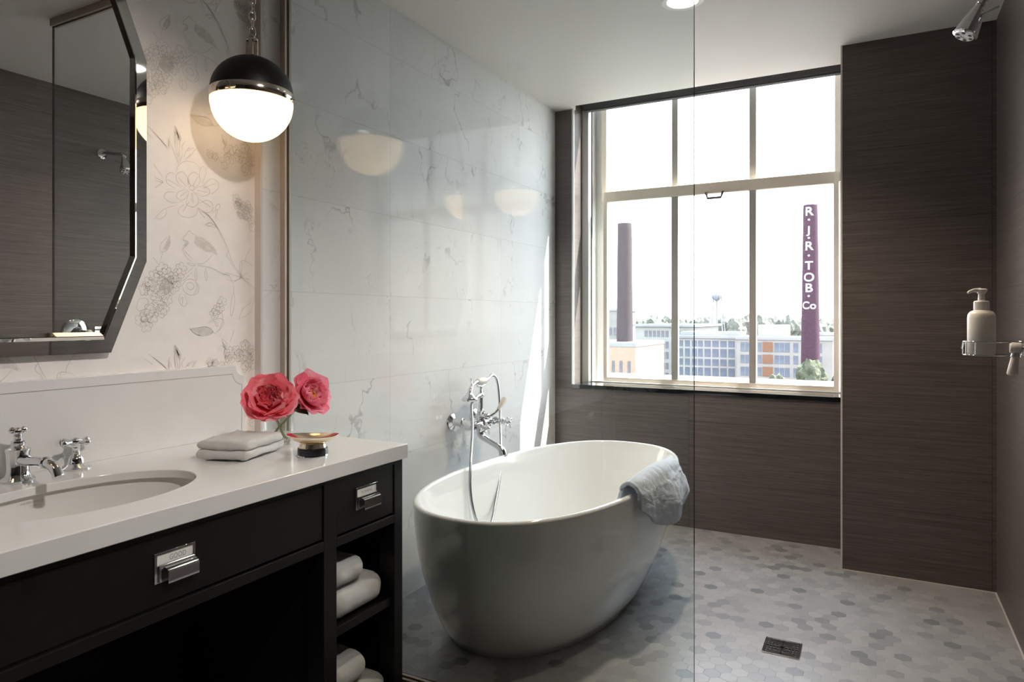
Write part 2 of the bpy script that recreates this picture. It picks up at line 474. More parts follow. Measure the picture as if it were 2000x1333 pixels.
# wallpapered wall with its drawn pattern
WPD = {'L':[[(1378,1365),(1358,1372),(1341,1389),(1333,1406),(1347,1412),(1356,1423),(1351,1431),(1336,1427),(1337,1436),(1347,1449),(1360,1464),(1365,1454),(1385,1448),(1406,1443),(1427,1433),(1445,1419),(1460,1396)],[(1378,1365),(1402,1363),(1427,1381),(1441,1400)],[(1385,1438),(1406,1431),(1434,1415)],[(1378,1425),(1402,1415),(1438,1405)],[(1337,1406),(1351,1390),(1371,1376)],[(1351,1363),(1364,1365),(1381,1359),(1371,1355),(1358,1359),(1351,1363)],[(1385,1359),(1413,1358),(1441,1354),(1471,1340),(1501,1335)],[(1378,1350),(1376,1329),(1381,1308),(1386,1329),(1380,1350)],[(1414,1352),(1421,1331),(1418,1309),(1410,1330),(1414,1352)],[(1371,1352),(1358,1339),(1344,1330)],[(1294,1440),(1296,1417),(1286,1396),(1267,1386),(1261,1402),(1270,1420),(1294,1440)],[(1294,1439),(1273,1398),(1265,1364)],[(1242,1372),(1260,1352)],[(1344,1587),(1318,1596),(1311,1618),(1331,1636),(1351,1625),(1358,1597)],[(1354,1596),(1352,1622),(1371,1642),(1394,1633),(1395,1609),(1378,1594)],[(1378,1591),(1402,1604),(1427,1599),(1431,1584),(1406,1568),(1378,1579)],[(1358,1582),(1351,1557),(1344,1538),(1371,1531),(1392,1548),(1385,1571),(1368,1582)],[(1347,1583),(1318,1572),(1314,1551),(1337,1546),(1358,1573)],[(1314,1618),(1298,1627),(1282,1613),(1282,1589),(1314,1580)],[(1392,1630),(1395,1655),(1409,1666),(1420,1650),(1402,1610)],[(1406,1605),(1434,1634),(1460,1626),(1463,1605),(1434,1582)],[(1314,1569),(1282,1566),(1273,1548),(1298,1534),(1334,1545)],[(1341,1537),(1318,1519),(1324,1502),(1358,1498),(1385,1513),(1385,1532)],[(1392,1548),(1420,1564),(1441,1555),(1441,1530),(1413,1520),(1388,1532)],[(1314,1630),(1321,1652),(1347,1669),(1378,1669),(1395,1655)],[(1358,1594),(1371,1599),(1378,1591),(1368,1582),(1358,1585),(1358,1594)],[(1352,1617),(1363,1594)],[(1321,1614),(1347,1592)],[(1388,1629),(1371,1599)],[(1420,1586),(1385,1586)],[(1364,1550),(1366,1577)],[(1328,1559),(1354,1581)],[(1371,1545),(1369,1575)],[(1287,1602),(1331,1586)],[(1449,1618),(1406,1596)],[(1434,1542),(1392,1560)],[(1337,1516),(1358,1549)],[(1385,1535),(1395,1521),(1413,1505)],[(1420,1521),(1438,1508),(1456,1482),(1474,1453),(1493,1424),(1516,1371),(1545,1339)],[(1388,1534),(1427,1516),(1460,1477)],[(1451,1510),(1452,1535),(1449,1547),(1463,1558),(1468,1550),(1462,1539),(1453,1535)],[(1416,1486),(1434,1495),(1456,1482),(1438,1481),(1416,1486)],[(1244,1637),(1270,1607)],[(1245,1603),(1282,1589),(1245,1592)],[(1273,1591),(1248,1571)],[(1314,1530),(1279,1518),(1254,1493),(1247,1481)],[(1282,1517),(1284,1497),(1260,1481),(1250,1487)],[(1314,1683),(1319,1666),(1324,1656),(1331,1672),(1336,1688)],[(1347,1672),(1363,1693)],[(1528,1539),(1543,1544),(1569,1522),(1543,1520),(1528,1539)],[(1200,1253),(1227,1257),(1227,1229),(1200,1217),(1191,1228),(1200,1253)],[(1334,1295),(1344,1313),(1371,1318),(1392,1297),(1388,1273),(1364,1266),(1341,1275),(1334,1295)],[(1347,1299),(1358,1308),(1375,1300),(1371,1285),(1354,1284),(1347,1299)],[(1328,1271),(1321,1250),(1337,1230),(1354,1242),(1341,1269)],[(1337,1310),(1368,1338)],[(1328,1253),(1337,1266),(1334,1236)],[(1378,1312),(1388,1291),(1371,1270)],[(1549,1331),(1505,1378)],[(1549,1331),(1543,1365)],[(1549,1331),(1571,1347)],[(1549,1331),(1583,1325)],[(1549,1331),(1516,1312)],[(1549,1331),(1587,1299)],[(1549,1331),(1551,1382)],[(1549,1331),(1536,1358)],[(1549,1331),(1489,1343)],[(1549,1333),(1539,1365),(1547,1388),(1575,1383),(1596,1368)],[(1549,1331),(1516,1315),(1489,1324)],[(1474,1335),(1501,1338),(1516,1309)],[(1549,1331),(1583,1312),(1600,1296)],[(1508,1379),(1489,1396),(1501,1416)],[(1563,1383),(1567,1402),(1587,1430)],[(1516,1309),(1520,1287),(1505,1245),(1507,1194),(1520,1232),(1524,1264),(1516,1287)],[(1600,1276),(1596,1233),(1571,1207),(1547,1200)],[(1539,1194),(1551,1230),(1587,1250)],[(1520,1162),(1505,1124)],[(1361,1166),(1385,1170),(1420,1174),(1445,1157),(1431,1148),(1402,1143),(1378,1152),(1361,1166)],[(1361,1166),(1406,1164),(1445,1154)],[(1441,1194),(1460,1179),(1456,1169),(1441,1194)],[(1447,1154),(1463,1160),(1478,1191),(1474,1219)],[(1420,1182),(1441,1194),(1478,1200),(1482,1178),(1456,1154)],[(1474,1128),(1489,1098),(1478,1112),(1471,1113)],[(1227,1099),(1254,1078),(1284,1053)],[(1311,1121),(1331,1094),(1328,1074),(1314,1095),(1311,1121)],[(1294,1087),(1289,1051)],[(1311,1104),(1311,1063)],[(1385,1072),(1368,1052)],[(1344,1082),(1331,1064),(1337,1052)],[(1358,1069),(1347,1052),(1368,1065)],[(1215,1085),(1242,1067)],[(1359,1812),(1380,1790),(1416,1789),(1444,1802),(1423,1817),(1389,1812),(1359,1812)],[(1366,1808),(1407,1801),(1454,1794)],[(1473,1777),(1480,1758),(1488,1741),(1493,1765),(1473,1777)],[(1308,1764),(1327,1734),(1325,1664),(1310,1703),(1308,1764)],[(1312,1750),(1325,1664)],[(1289,1722),(1293,1692)],[(1340,1675),(1348,1704),(1380,1715),(1366,1688),(1344,1672)],[(1244,1730),(1276,1704),(1289,1687)],[(1293,1715),(1310,1680),(1322,1652)],[(1393,2166),(1416,2164),(1444,2143),(1473,2105),(1493,2071)],[(1411,2128),(1430,2139),(1444,2133),(1425,2123),(1411,2128)],[(1435,2167),(1463,2187),(1449,2153)]],'F':[[(1378,1446),(1402,1443),(1431,1430),(1449,1413),(1456,1395),(1438,1403),(1416,1403),(1388,1414),(1375,1425)],[(1337,1433),(1352,1431),(1357,1423),(1347,1413),(1337,1414),(1347,1424)],[(1294,1440),(1296,1417),(1286,1396),(1273,1398)],[(1528,1539),(1543,1544),(1569,1522),(1543,1520)],[(1267,1310),(1298,1323),(1308,1288),(1282,1264),(1257,1280)],[(1361,1166),(1385,1170),(1420,1174),(1445,1157),(1431,1148),(1402,1143),(1378,1152)],[(1474,1128),(1488,1112),(1489,1098),(1476,1109)],[(1311,1121),(1331,1094),(1328,1074),(1318,1095)],[(1308,1764),(1327,1734),(1320,1721)]],'R':[[1528,1584,26],[1539,1570,26],[1559,1563,26],[1579,1559,26],[1592,1548,26],[1532,1562,26],[1587,1521,26],[1592,1498,26],[1575,1532,26],[1270,1341,34],[1286,1328,34],[1305,1317,34],[1260,1315,34],[1273,1298,34],[1289,1287,34],[1264,1278,34],[1305,1288,34],[1331,1345,34],[1321,1327,34],[1314,1306,34],[1289,1308,34],[1276,1272,34],[1245,1320,30],[1227,1299,30],[1239,1277,30],[1215,1279,30],[1233,1291,30],[1251,1260,30],[1286,1253,30],[1257,1238,34],[1273,1226,34],[1233,1223,34],[1221,1206,34],[1206,1195,34],[1239,1203,34],[1221,1178,34],[1264,1218,34],[1452,1222,30],[1474,1251,30],[1445,1213,30],[1467,1232,30],[1501,1089,36],[1539,1078,36],[1563,1109,36],[1587,1079,36],[1567,1041,36],[1604,1075,36],[1559,1077,36],[1501,1064,36],[1596,1049,36],[1431,1059,18],[1449,1058,18],[1474,1053,18],[1538,1729,28],[1564,1755,28],[1585,1739,28],[1553,1709,28],[1590,1716,28],[1564,1687,28],[1601,1707,28],[1528,1739,28],[1493,1732,24],[1483,1680,24],[1430,1706,24],[1449,1702,24],[1498,1712,24],[1533,2207,22],[1553,2202,22],[1569,2192,22],[1543,2181,22],[1574,2215,22],[1564,2173,22],[1538,2217,22]]}
def wallpaper():
    b = MB().box(-2.0, XP, YB, YT, 0, ZC)
    def pt(p, e): return Vector((XP + e, p[0], p[1]))
    def ribbon(pts, w):
        P = [Vector(p) for p in pts]
        # soften the polyline
        for _ in range(2):
            if len(P) > 2:
                Q = [P[0]]
                for a, c in zip(P, P[1:]): Q += [a * .75 + c * .25, a * .25 + c * .75]
                Q.append(P[-1]); P = Q
        vs = []; fs = []; n = len(P)
        for i, p in enumerate(P):
            t = (P[min(i + 1, n - 1)] - P[max(i - 1, 0)])
            if t.length < 1e-6: t = Vector((1, 0))
            t.normalize(); k = Vector((-t.y, t.x)) * (w * (.35 + .65 * math.sin(PI * (i + .6) / (n + .2))))
            vs += [pt(p + k, .0006), pt(p - k, .0006)]
        for i in range(n - 1): fs.append((2 * i, 2 * i + 1, 2 * i + 3, 2 * i + 2))
        b.add(vs, fs, 1)
    def place(dy, dz, rg):
        def ok(pts): return all(YB + .01 < p[0] < YT - .006 and .83 < p[1] < ZC - .01 for p in pts)
        for l in WPD['L']:
            P = [(p[0] / 1000 + dy, p[1] / 1000 + dz) for p in l]
            P = [p for p in P if p[0] < YT - .006]
            if len(P) > 1 and ok(P): ribbon(P, .00085)
        for l in WPD['F']:
            P = [(p[0] / 1000 + dy, p[1] / 1000 + dz) for p in l]
            if ok(P): b.add([pt(p, .0003) for p in P], [tuple(range(len(P)))], 2)
        for y, z, s in WPD['R']:
            c = Vector((y / 1000 + dy, z / 1000 + dz)); r = s / 1000 * .36
            a0 = rg.random() * 6
            for k in range(5):
                a = a0 + k * 2 * PI / 5 + rg.uniform(-.15, .15); q = c + Vector((math.cos(a), math.sin(a))) * r
                loop = [q + Vector((math.cos(a - 2.2 + g * .73), math.sin(a - 2.2 + g * .73))) * r * .62 for g in range(7)]
                if ok(loop):
                    ribbon(loop, .0008)
                    if k % 2: ribbon([c, q], .0006)
            if ok([c + Vector((r, r)), c - Vector((r, r))]):
                b.add([pt(c + Vector((math.cos(g), math.sin(g))) * r * .25, .0004) for g in (0, 1, 2, 3, 4, 5)], [(0, 1, 2, 3, 4, 5)], 2)
    for i, dy in enumerate((0, -.56, -1.12, -1.68, -2.24)):
        for j, dz in enumerate((0, .643, -.643)):
            place(dy, dz + (.32 if i % 2 else 0), random.Random(i * 7 + j))
    return b
struct('wall_vanity', wallpaper(), [M['paper'], M['ink'], M['wash']], 'pale wallpaper with grey drawn birds, peonies and branches behind the mirror', 'wall', smooth=0)
struct('trim_5', MB().box(XP, XW, YT - .008, YT, ZT + .0, ZC), M['trim'], 'narrow edge strip where wallpaper meets marble', 'trim', smooth=0)

# ------------------------------------------------------------------ window
win = thing('window_1', (-.9, 4.17, ST), 'tall double-hung window with taupe sashes and six panes', 'window', kind='structure')
FY0, FY1 = 4.165, 4.29
b = MB()
b.box(WL, -1.628, 4.10, FY1, ST, HT).box(-1.652, -1.628, 4.145, 4.17, ST, HT).box(-1.628, -1.572, 4.235, FY1, ST, HT)
b.box(-.166, WR, 4.10, FY1, ST, HT).box(-.185, -.160, 4.235, FY1, ST, HT)
b.box(WL, WR, 4.15, FY1, ST - .002, ST + .006).box(WL, WR, 4.18, FY1, HT - .03, HT)
obj('window_frame', b, M['jamb'], win, smooth=0, bevel=.0015)
def sash(name, y0, y1, xl, xr, z0, z1, stile, bot, top, mull, my):
    b = MB().box(xl, xl + stile, y0, y1, z0, z1).box(xr - stile, xr, y0, y1, z0, z1)
    b.box(xl + stile, xr - stile, y0, y1, z0, z0 + bot).box(xl + stile, xr - stile, y0, y1, z1 - top, z1)
    o = obj(name, b, M['frame'], win, smooth=0, bevel=.002)
    for a, c in mull:
        obj('mullion', MB().box(a, c, y0 + my, y1 - my, z0 + bot, z1 - top), M['mull'], o, smooth=0, bevel=.002)
    xs = [xl + stile] + [e for m in mull for e in m] + [xr - stile]
    ym = (y0 + y1) / 2
    for a, c in zip(xs[::2], xs[1::2]):
        obj('pane', MB().add([(a, ym, z0 + bot), (c, ym, z0 + bot), (c, ym, z1 - top), (a, ym, z1 - top)], [(0, 1, 2, 3)]), M['pane'], o, smooth=0)
    return o
lo = sash('sash_lower', 4.165, 4.205, -1.552, -.184, ST + .004, 2.007, .026, .029, .065, [(-1.112, -1.071), (-.656, -.617)], .004)
up = sash('sash_upper', 4.213, 4.253, -1.582, -.172, 1.958, HT - .02, .034, .06, .05, [(-1.122, -1.084), (-.662, -.623)], .004)
hb = MB().tube([(-.895, 4.165, 1.945), (-.895, 4.14, 1.942), (-.886, 4.128, 1.908), (-.808, 4.128, 1.908), (-.799, 4.14, 1.942), (-.799, 4.165, 1.945)], .0075, 8)
obj('lift_handle', hb, M['edge'], lo)
bl = thing('roller_blind', (-.9, 4.08, 2.517), 'charcoal roller blind casing across the top of the window', 'blind')
obj('casing', MB().box(-1.652, WR, 4.045, 4.095, 2.519, 2.60), M['blind'], bl, smooth=0, bevel=.003)
obj('hem_bar', MB().box(-1.640, WR, 4.052, 4.088, 2.508, 2.519), M['blind'], bl, smooth=0, bevel=.002)

# ------------------------------------------------------------------ glass shower screen
sc = thing('shower_screen', (-1.09, YG, .084), 'frameless clear glass screen between vanity and tub', 'glass screen')
gx0, gx1, gz0, gz1 = XW + .006, -.3965, .088, ZC - .006
b = MB()
vs = [(x, y, z) for z in (gz0, gz1) for y in (YG - .005, YG + .005) for x in (gx0, gx1)]
b.add(vs, [(0, 1, 5, 4), (2, 6, 7, 3)], 0); b.add(vs, [(0, 2, 3, 1), (4, 5, 7, 6), (0, 4, 6, 2), (1, 3, 7, 5)], 1)
obj('glass_pane', b, [M['screen'], M['edge']], sc, smooth=0)
obj('wall_channel', MB().box(XW, XW + .004, YG - .014, YG + .012, .084, ZC).box(XW + .004, XW + .022, YG - .014, YG - .0055, .084, ZC).box(XW + .004, XW + .022, YG + .0055, YG + .014, .084, ZC), M['bronze'], sc, smooth=0)
obj('head_channel', MB().box(XW + .022, gx1, YG - .015, YG - .0055, ZC - .03, ZC).box(XW + .022, gx1, YG + .0055, YG + .015, ZC - .03, ZC), M['bronze'], sc, smooth=0)
obj('base_channel', MB().box(XW + .022, gx1, YG - .015, YG - .0055, .084, .10).box(XW + .022, gx1, YG + .0055, YG + .015, .084, .10), M['bronze'], sc, smooth=0)

# ------------------------------------------------------------------ vanity cabinet
CX = -1.245       # cabinet face
V0, V1 = .063, 1.647
va = thing('vanity_cabinet', (-1.53, .855, 0), 'black vanity cabinet with inset drawers and open towel shelves', 'cabinet')
b = MB()
ZB = .784
for a, c in ((1.608, V1), (1.319, 1.366), (.344, .391), (V0, .102)):
    b.box(CX - .055, CX, a, c, 0, ZB)
for a, c in ((1.366, 1.608), (.102, .344)): b.box(CX - .022, CX, a, c, .600, .624).box(CX - .022, CX, a, c, .771, ZB).box(CX - .03, CX - .005, a, c, .075, .10)
b.box(CX - .022, CX, .391, 1.319, .603, .628).box(CX - .022, CX, .391, 1.319, .771, ZB)
obj('face_frame', b, M['black'], va, smooth=0, bevel=.0015)
b = MB().box(-1.806, CX - .055, V1 - .02, V1 - .004, 0, ZB).box(-1.806, CX - .055, V0 + .004, V0 + .02, 0, ZB)
for a in (1.332, .362): b.box(-1.806, CX - .055, a, a + .016, 0, ZB)
b.box(-1.814, -1.806, V0 + .02, V1 - .02, 0, .60)
obj('side_panel', b, M['blackin'], va, smooth=0)
def drawer(y0, y1, z0, z1, word):
    d = obj('drawer', MB().box(CX - .022, CX - .003, y0 + .003, y1 - .003, z0, z1), M['black'], va, smooth=0, bevel=.0015)
    yc = (y0 + y1) / 2 if word != 'GOOD' else .900
    X = CX - .003; pz0, pz1, hw = .677, .737, .0455
    b = MB()
    # back plate with a card window
    b.box(X, X + .0025, yc - hw, yc - hw + .006, pz0, pz1).box(X, X + .0025, yc + hw - .006, yc + hw, pz0, pz1)
    b.box(X, X + .0025, yc - hw + .006, yc + hw - .006, pz1 - .005, pz1).box(X, X + .0022, yc - hw + .006, yc + hw - .006, pz0, pz0 + .034)
    # raised rounded rib and hood pull
    def hood(y0, y1, zt, zb, dep, k):
        n = 10
        prof = [(0, zt)] + [(dep * math.sin(PI / 2 * i / n), zt - .010 + .010 * math.cos(PI / 2 * i / n)) for i in range(n + 1)] + [(dep, zb), (dep - .002, zb), (0, zb)]
        b.prism(prof, lambda p, t: Vector((X + .001 + p[0], y0 + t, p[1])), y1 - y0)
    hood(yc - hw + .008, yc + hw - .004, pz0 + .036, pz0 + .002, .006, 1)
    hood(yc - hw + .019, yc + hw - .002, pz0 + .031, pz0 - .001, .017, 1)
    obj('drawer_pull', b, M['chrome'], d, smooth=35, bevel=.0012)
    obj('label_card', MB().box(X + .0003, X + .0012, yc - hw + .006, yc + hw - .006, pz0 + .034, pz1 - .005), M['card'], d, smooth=0)
    if not word: return
    vs, fs = text(word, .0155 if len(word) < 6 else .0125)
    zc = pz1 - .016
    obj('lettering', MB().add([(X + .0015, yc + .006 * (len(word) < 6) + v.x * .78, zc + v.y) for v in vs], fs), M['print2'], d, smooth=0)
drawer(1.366, 1.608, .630, .770, 'MORNING')
drawer(.391, 1.319, .634, .770, 'GOOD')
drawer(.102, .344, .630, .770, '')
for z in (.357, .075):
    for a, c in ((1.350, 1.625), (.085, .360)):
        obj('shelf', MB().box(-1.80, CX - .012, a + .002, c - .002, z, z + .024), M['black'], va, smooth=0, bevel=.001)

# worktop with an oval cut-out
def oval_slab(x0, x1, y0, y1, z0, z1, cx, cy, ax, ay, zi, n=128):
    # slab of thickness z1-zi with a deeper lip (down to z0) around its outer edge
    an = sorted([2 * PI * i / n for i in range(n)] + [math.atan2(sy - cy, sx - cx) % (2 * PI) for sx in (x0, x1) for sy in (y0, y1)])
    b = MB(); o = []; q = []
    for a in an:
        c, s = math.cos(a), math.sin(a)
        k = min([((x1 if c > 0 else x0) - cx) / c if abs(c) > 1e-9 else 9e9, ((y1 if s > 0 else y0) - cy) / s if abs(s) > 1e-9 else 9e9])
        o.append((cx + c * k, cy + s * k))
        e = 1 / math.sqrt((c / ax) ** 2 + (s / ay) ** 2); q.append((cx + c * e, cy + s * e))
    m = len(an)
    w = .022
    o2 = [(min(x1 - w, max(x0 + w, p[0])), min(y1 - w, max(y0 + w, p[1]))) for p in o]
    vs = [(*p, z1) for p in q] + [(*p, z1) for p in o] + [(*p, z0) for p in o] + [(*p, z0) for p in o2] + [(*p, zi) for p in o2] + [(*p, zi) for p in q]
    fs = []
    for i in range(m):
        j = (i + 1) % m
        for r in range(6):
            t_ = (r + 1) % 6
            fs.append((r * m + i, r * m + j, t_ * m + j, t_ * m + i))
    return b.add(vs, fs)
SX, SY, SA, SBB = -1.490, .862, .243, .157
ct = obj('worktop', oval_slab(-1.812, -1.231, .054, 1.656, .784, ZT, SX, SY, SBB, SA, .806), M['quartz'], smooth=40, bevel=.002, bseg=2)
tag(ct, 'white stone worktop with an oval sink cut-out on the black cabinet', 'worktop')
# basin under it
def ellip(k, z, n=72):
    return [(SX + (SBB + .012) * k * math.cos(2 * PI * i / n), SY + (SA + .012) * k * math.sin(2 * PI * i / n), z) for i in range(n)]
prof = [(1.0, .8055), (.985, .782), (.95, .757), (.88, .722), (.76, .694), (.55, .677), (.3, .670), (.09, .667)]
ks = prof + [(k + .05, z - .012) for k, z in reversed(prof)]
n = 72; b = MB(); vs = []; fs = []
for k, z in ks: vs += ellip(k, z)
for r in range(len(ks) - 1):
    for i in range(n):
        j = (i + 1) % n; fs.append((r * n + i, r * n + j, (r + 1) * n + j, (r + 1) * n + i))
for i in range(n):
    j = (i + 1) % n; fs.append(((len(ks) - 1) * n + i, (len(ks) - 1) * n + j, j, i))
b.add(vs, fs)
sk = thing('sink_basin', (SX, SY, .655), 'oval white undermount basin sunk in the worktop', 'sink')
obj('bowl', b, M['sink'], sk, smooth=60)
obj('drain', MB().lathe([(.001, .672), (.018, .672), (.021, .6705), (.021, .662), (.001, .662)], Matrix.Translation((SX, SY, 0)), 24, caps=False), M['chrome'], sk)
def onwall(s, size, zc, yc):
    vs, fs = text(s, size); out = []
    for v in vs:
        y = yc + v.x; z = zc + v.y
        # inner bowl profile at that height
        k = .985 + (.95 - .985) * (.782 - z) / .025 if z < .782 else .985 + .015 * (z - .782) / .0235
        e = (y - SY) / ((SA + .012) * k)
        out.append((SX - (SBB + .012) * k * math.sqrt(max(0, 1 - e * e)) + .0012, y, z))
    return out, fs
b = MB(); b.add(*onwall('WATERWORKS', .0068, .790, .842)); b.add(*onwall('STUDIO', .0042, .7825, .845))
obj('maker_mark', b, M['print2'], sk, smooth=0)

# backsplash with scooped corners
def scoop(y1, zt, r, n=9):
    # quarter circle centred on the outer corner, from the side edge up to the top edge
    return [(y1 + r * math.cos(PI * 1.5 - PI / 2 * i / (n - 1)), zt + r * math.sin(PI * 1.5 - PI / 2 * i / (n - 1))) for i in range(n)]
sp = thing('backsplash', (-1.807, .855, ZT), 'low white stone backsplash with scooped corners behind the taps', 'backsplash')
right = scoop(1.545, 1.049, .034)
left = [(.855 * 2 - y, z) for y, z in reversed(right)]
P = [(.165, ZT), (1.545, ZT)] + right + left
obj('slab', MB().prism(P, lambda p, t: Vector((XP + t, p[0], p[1])), .020), M['quartz'], sp, smooth=0, bevel=.0015)
G = [(1.533, ZT + .002)] + [(y - .012, z - .027) for y, z in right]
G += [(.855 * 2 - y, z) for y, z in reversed(G)]
b = MB(); Pv = [Vector(p) for p in G]; vs = []; fs = []
for i, p in enumerate(Pv):
    t = (Pv[min(i + 1, len(Pv) - 1)] - Pv[max(i - 1, 0)]).normalized(); k = Vector((-t.y, t.x)) * .0009
    vs += [(XP + .0204, *(p + k)), (XP + .0204, *(p - k))]
for i in range(len(Pv) - 1): fs.append((2 * i, 2 * i + 1, 2 * i + 3, 2 * i + 2))
obj('groove_shade_line', b.add(vs, fs), M['quartzline'], sp, smooth=0)  # flat dark ribbon standing in for the shade of a groove

# ------------------------------------------------------------------ mirror
def offset(P, d):
    n = len(P); out = []
    for i in range(n):
        a, b_, c = Vector(P[i - 1]), Vector(P[i]), Vector(P[(i + 1) % n])
        e1 = (b_ - a).normalized(); e2 = (c - b_).normalized()
        n1 = Vector((-e1.y, e1.x)); n2 = Vector((-e2.y, e2.x))
        k = d / (1 + n1.dot(n2)); out.append(b_ + (n1 + n2) * k)
    return out
MO = [(1.107, 1.107), (1.207, 1.357), (1.207, 1.913), (1.107, 2.163), (.603, 2.163), (.503, 1.913), (.503, 1.357), (.603, 1.107)]
mr = thing('wall_mirror', (-1.80, .855, 1.107), 'large eight-sided mirror with a slanted mirrored border above the sink', 'mirror')
def rings(spec, mi=0):
    b = MB(); n = 8; vs = []; fs = []
    for d, x in spec: vs += [Vector((x, p[0], p[1])) for p in offset(MO, d)]
    for r in range(len(spec) - 1):
        for i in range(n):
            j = (i + 1) % n; fs.append((r * n + i, r * n + j, (r + 1) * n + j, (r + 1) * n + i))
    return b.add(vs, fs)
obj('mirror_border', rings([(.004, XP + .001), (0, -1.798), (.001, -1.7925), (.034, -1.7915), (.036, -1.7915)]), M['mirrorb'], mr, smooth=0)
obj('bevel_outer', rings([(.036, -1.7915), (.036, -1.784), (.0445, -1.776)]), M['mirrorb'], mr, smooth=0)
obj('seam', rings([(.0445, -1.7762), (.0465, -1.7758)]), M['seam'], mr, smooth=0)
obj('bevel_inner', rings([(.0465, -1.776), (.056, -1.783)]), M['mirrorb'], mr, smooth=0)
g = offset(MO, .056)
obj('mirror_glass', MB().add([(-1.783, p[0], p[1]) for p in g], [tuple(range(8))]), M['mirror'], mr, smooth=0)
# ------------------------------------------------------------------ basin taps
T = Matrix.Translation
def RX(a): return Matrix.Rotation(a, 4, 'X')
def RY(a): return Matrix.Rotation(a, 4, 'Y')
def RZ(a): return Matrix.Rotation(a, 4, 'Z')
fx, fy = -1.737, .855
fa = thing('basin_tap', (fx, fy, ZT), 'polished chrome basin tap with finial spout and cross handle', 'tap')
L = T((fx, fy, ZT))
obj('body', MB().lathe([(.033, 0), (.034, .004), (.031, .008), (.025, .014), (.0225, .022), (.0222, .050), (.0235, .066), (.025, .070), (.025, .0735), (.019, .076), (.0145, .080), (.012, .083)], L, 32), M['chrome'], fa, smooth=40)
obj('spout', MB().tube([(fx + .012, fy, ZT + .050), (fx + .05, fy, ZT + .051), (fx + .10, fy, ZT + .0535), (fx + .128, fy, ZT + .0525), (fx + .146, fy, ZT + .046), (fx + .157, fy, ZT + .036), (fx + .163, fy, ZT + .026)], [.0135, .0115, .0105, .011, .0115, .0115, .012], 18).lathe([(.0125, -.004), (.014, -.002), (.014, .004), (.012, .006)], T((fx + .112, fy, ZT + .053)) @ RY(PI / 2), 18), M['chrome'], fa, smooth=45)
b = MB().lathe([(.013, .080), (.014, .086), (.0135, .092), (.009, .094), (.008, .101), (.0105, .104), (.007, .106)], L, 24)
b.ball((fx, fy, ZT + .113), .0105)
for s in (-1, 1): b.ball((fx + .004 * s, fy + .010 * s, ZT + .117), .0078)
obj('lift_knob', b, M['chrome'], fa, smooth=50)
hx, hy = -1.758, .995
H = T((hx, hy, ZT))
b = MB().lathe([(.0335, 0), (.034, .003), (.030, .006), (.022, .010), (.0185, .013), (.0175, .024), (.013, .031), (.0095, .034), (.0085, .045), (.0105, .052), (.0125, .054)], H, 32)
hn = obj('valve_base', b, M['chrome'], fa, smooth=40)
def cross(M0, arm, mi=0, r=.005, ball=.0075, hub=.0125, n=4, rot=.3):
    """four-armed handle in the local xy plane"""
    b = MB()
    b.lathe([(hub * .8, -.009), (hub, -.003), (hub, .004), (hub * .75, .008), (hub * .35, .0105), (1e-5, .011)], M0, 20)
    for k in range(n):
        a = rot + 2 * PI * k / n
        d = Vector((math.cos(a), math.sin(a), 0))
        pts = [M0 @ (d * q) for q in (hub * .6, arm * .6, arm * .8, arm)]
        b.tube(pts, [r, r * .8, r * 1.15, r * 1.3], 10)
        b.ball(M0 @ (d * arm), ball, seg=12)
    return b
obj('cross_handle', cross(T((hx, hy, ZT + .066)), .034, r=.0052), M['chrome'], fa, smooth=45)

# ------------------------------------------------------------------ things on the worktop
def terry(amp, sc):
    def f(p):
        n = noise.noise(p * sc) * amp + noise.noise(p * sc * 3.1) * amp * .4
        return p + Vector((n, n * .6, n))
    return f
def folded(name, L, lx, ly, layers, th, mat, label, cat, group=None, amp=.0025, r=None):
    t = None
    b = MB(); z = 0
    for i, (dx0, dx1, dy0, dy1) in enumerate(layers):
        b.rbox(-lx / 2 + dx0, lx / 2 - dx1, -ly / 2 + dy0, ly / 2 - dy1, z, z + th, r or th * .5, 14, fn=terry(amp, 38))
        z += th * .93
    b.v = [tuple(L @ Vector(v)) for v in b.v]
    zmin = min(v[2] for v in b.v); dz = L.translation.z + .0008 - zmin
    b.v = [(v[0], v[1], v[2] + dz) for v in b.v]
    return tag(obj(name, b, mat, smooth=60), label, cat, group)
folded('washcloth', T((-1.530, 1.306, ZT)) @ RZ(.27), .150, .190, [(0, 0, 0, 0), (.003, -.003, .002, .008)], .025, M['towel'], 'small folded white washcloth on the worktop beside the vase', 'towel', amp=.0055)

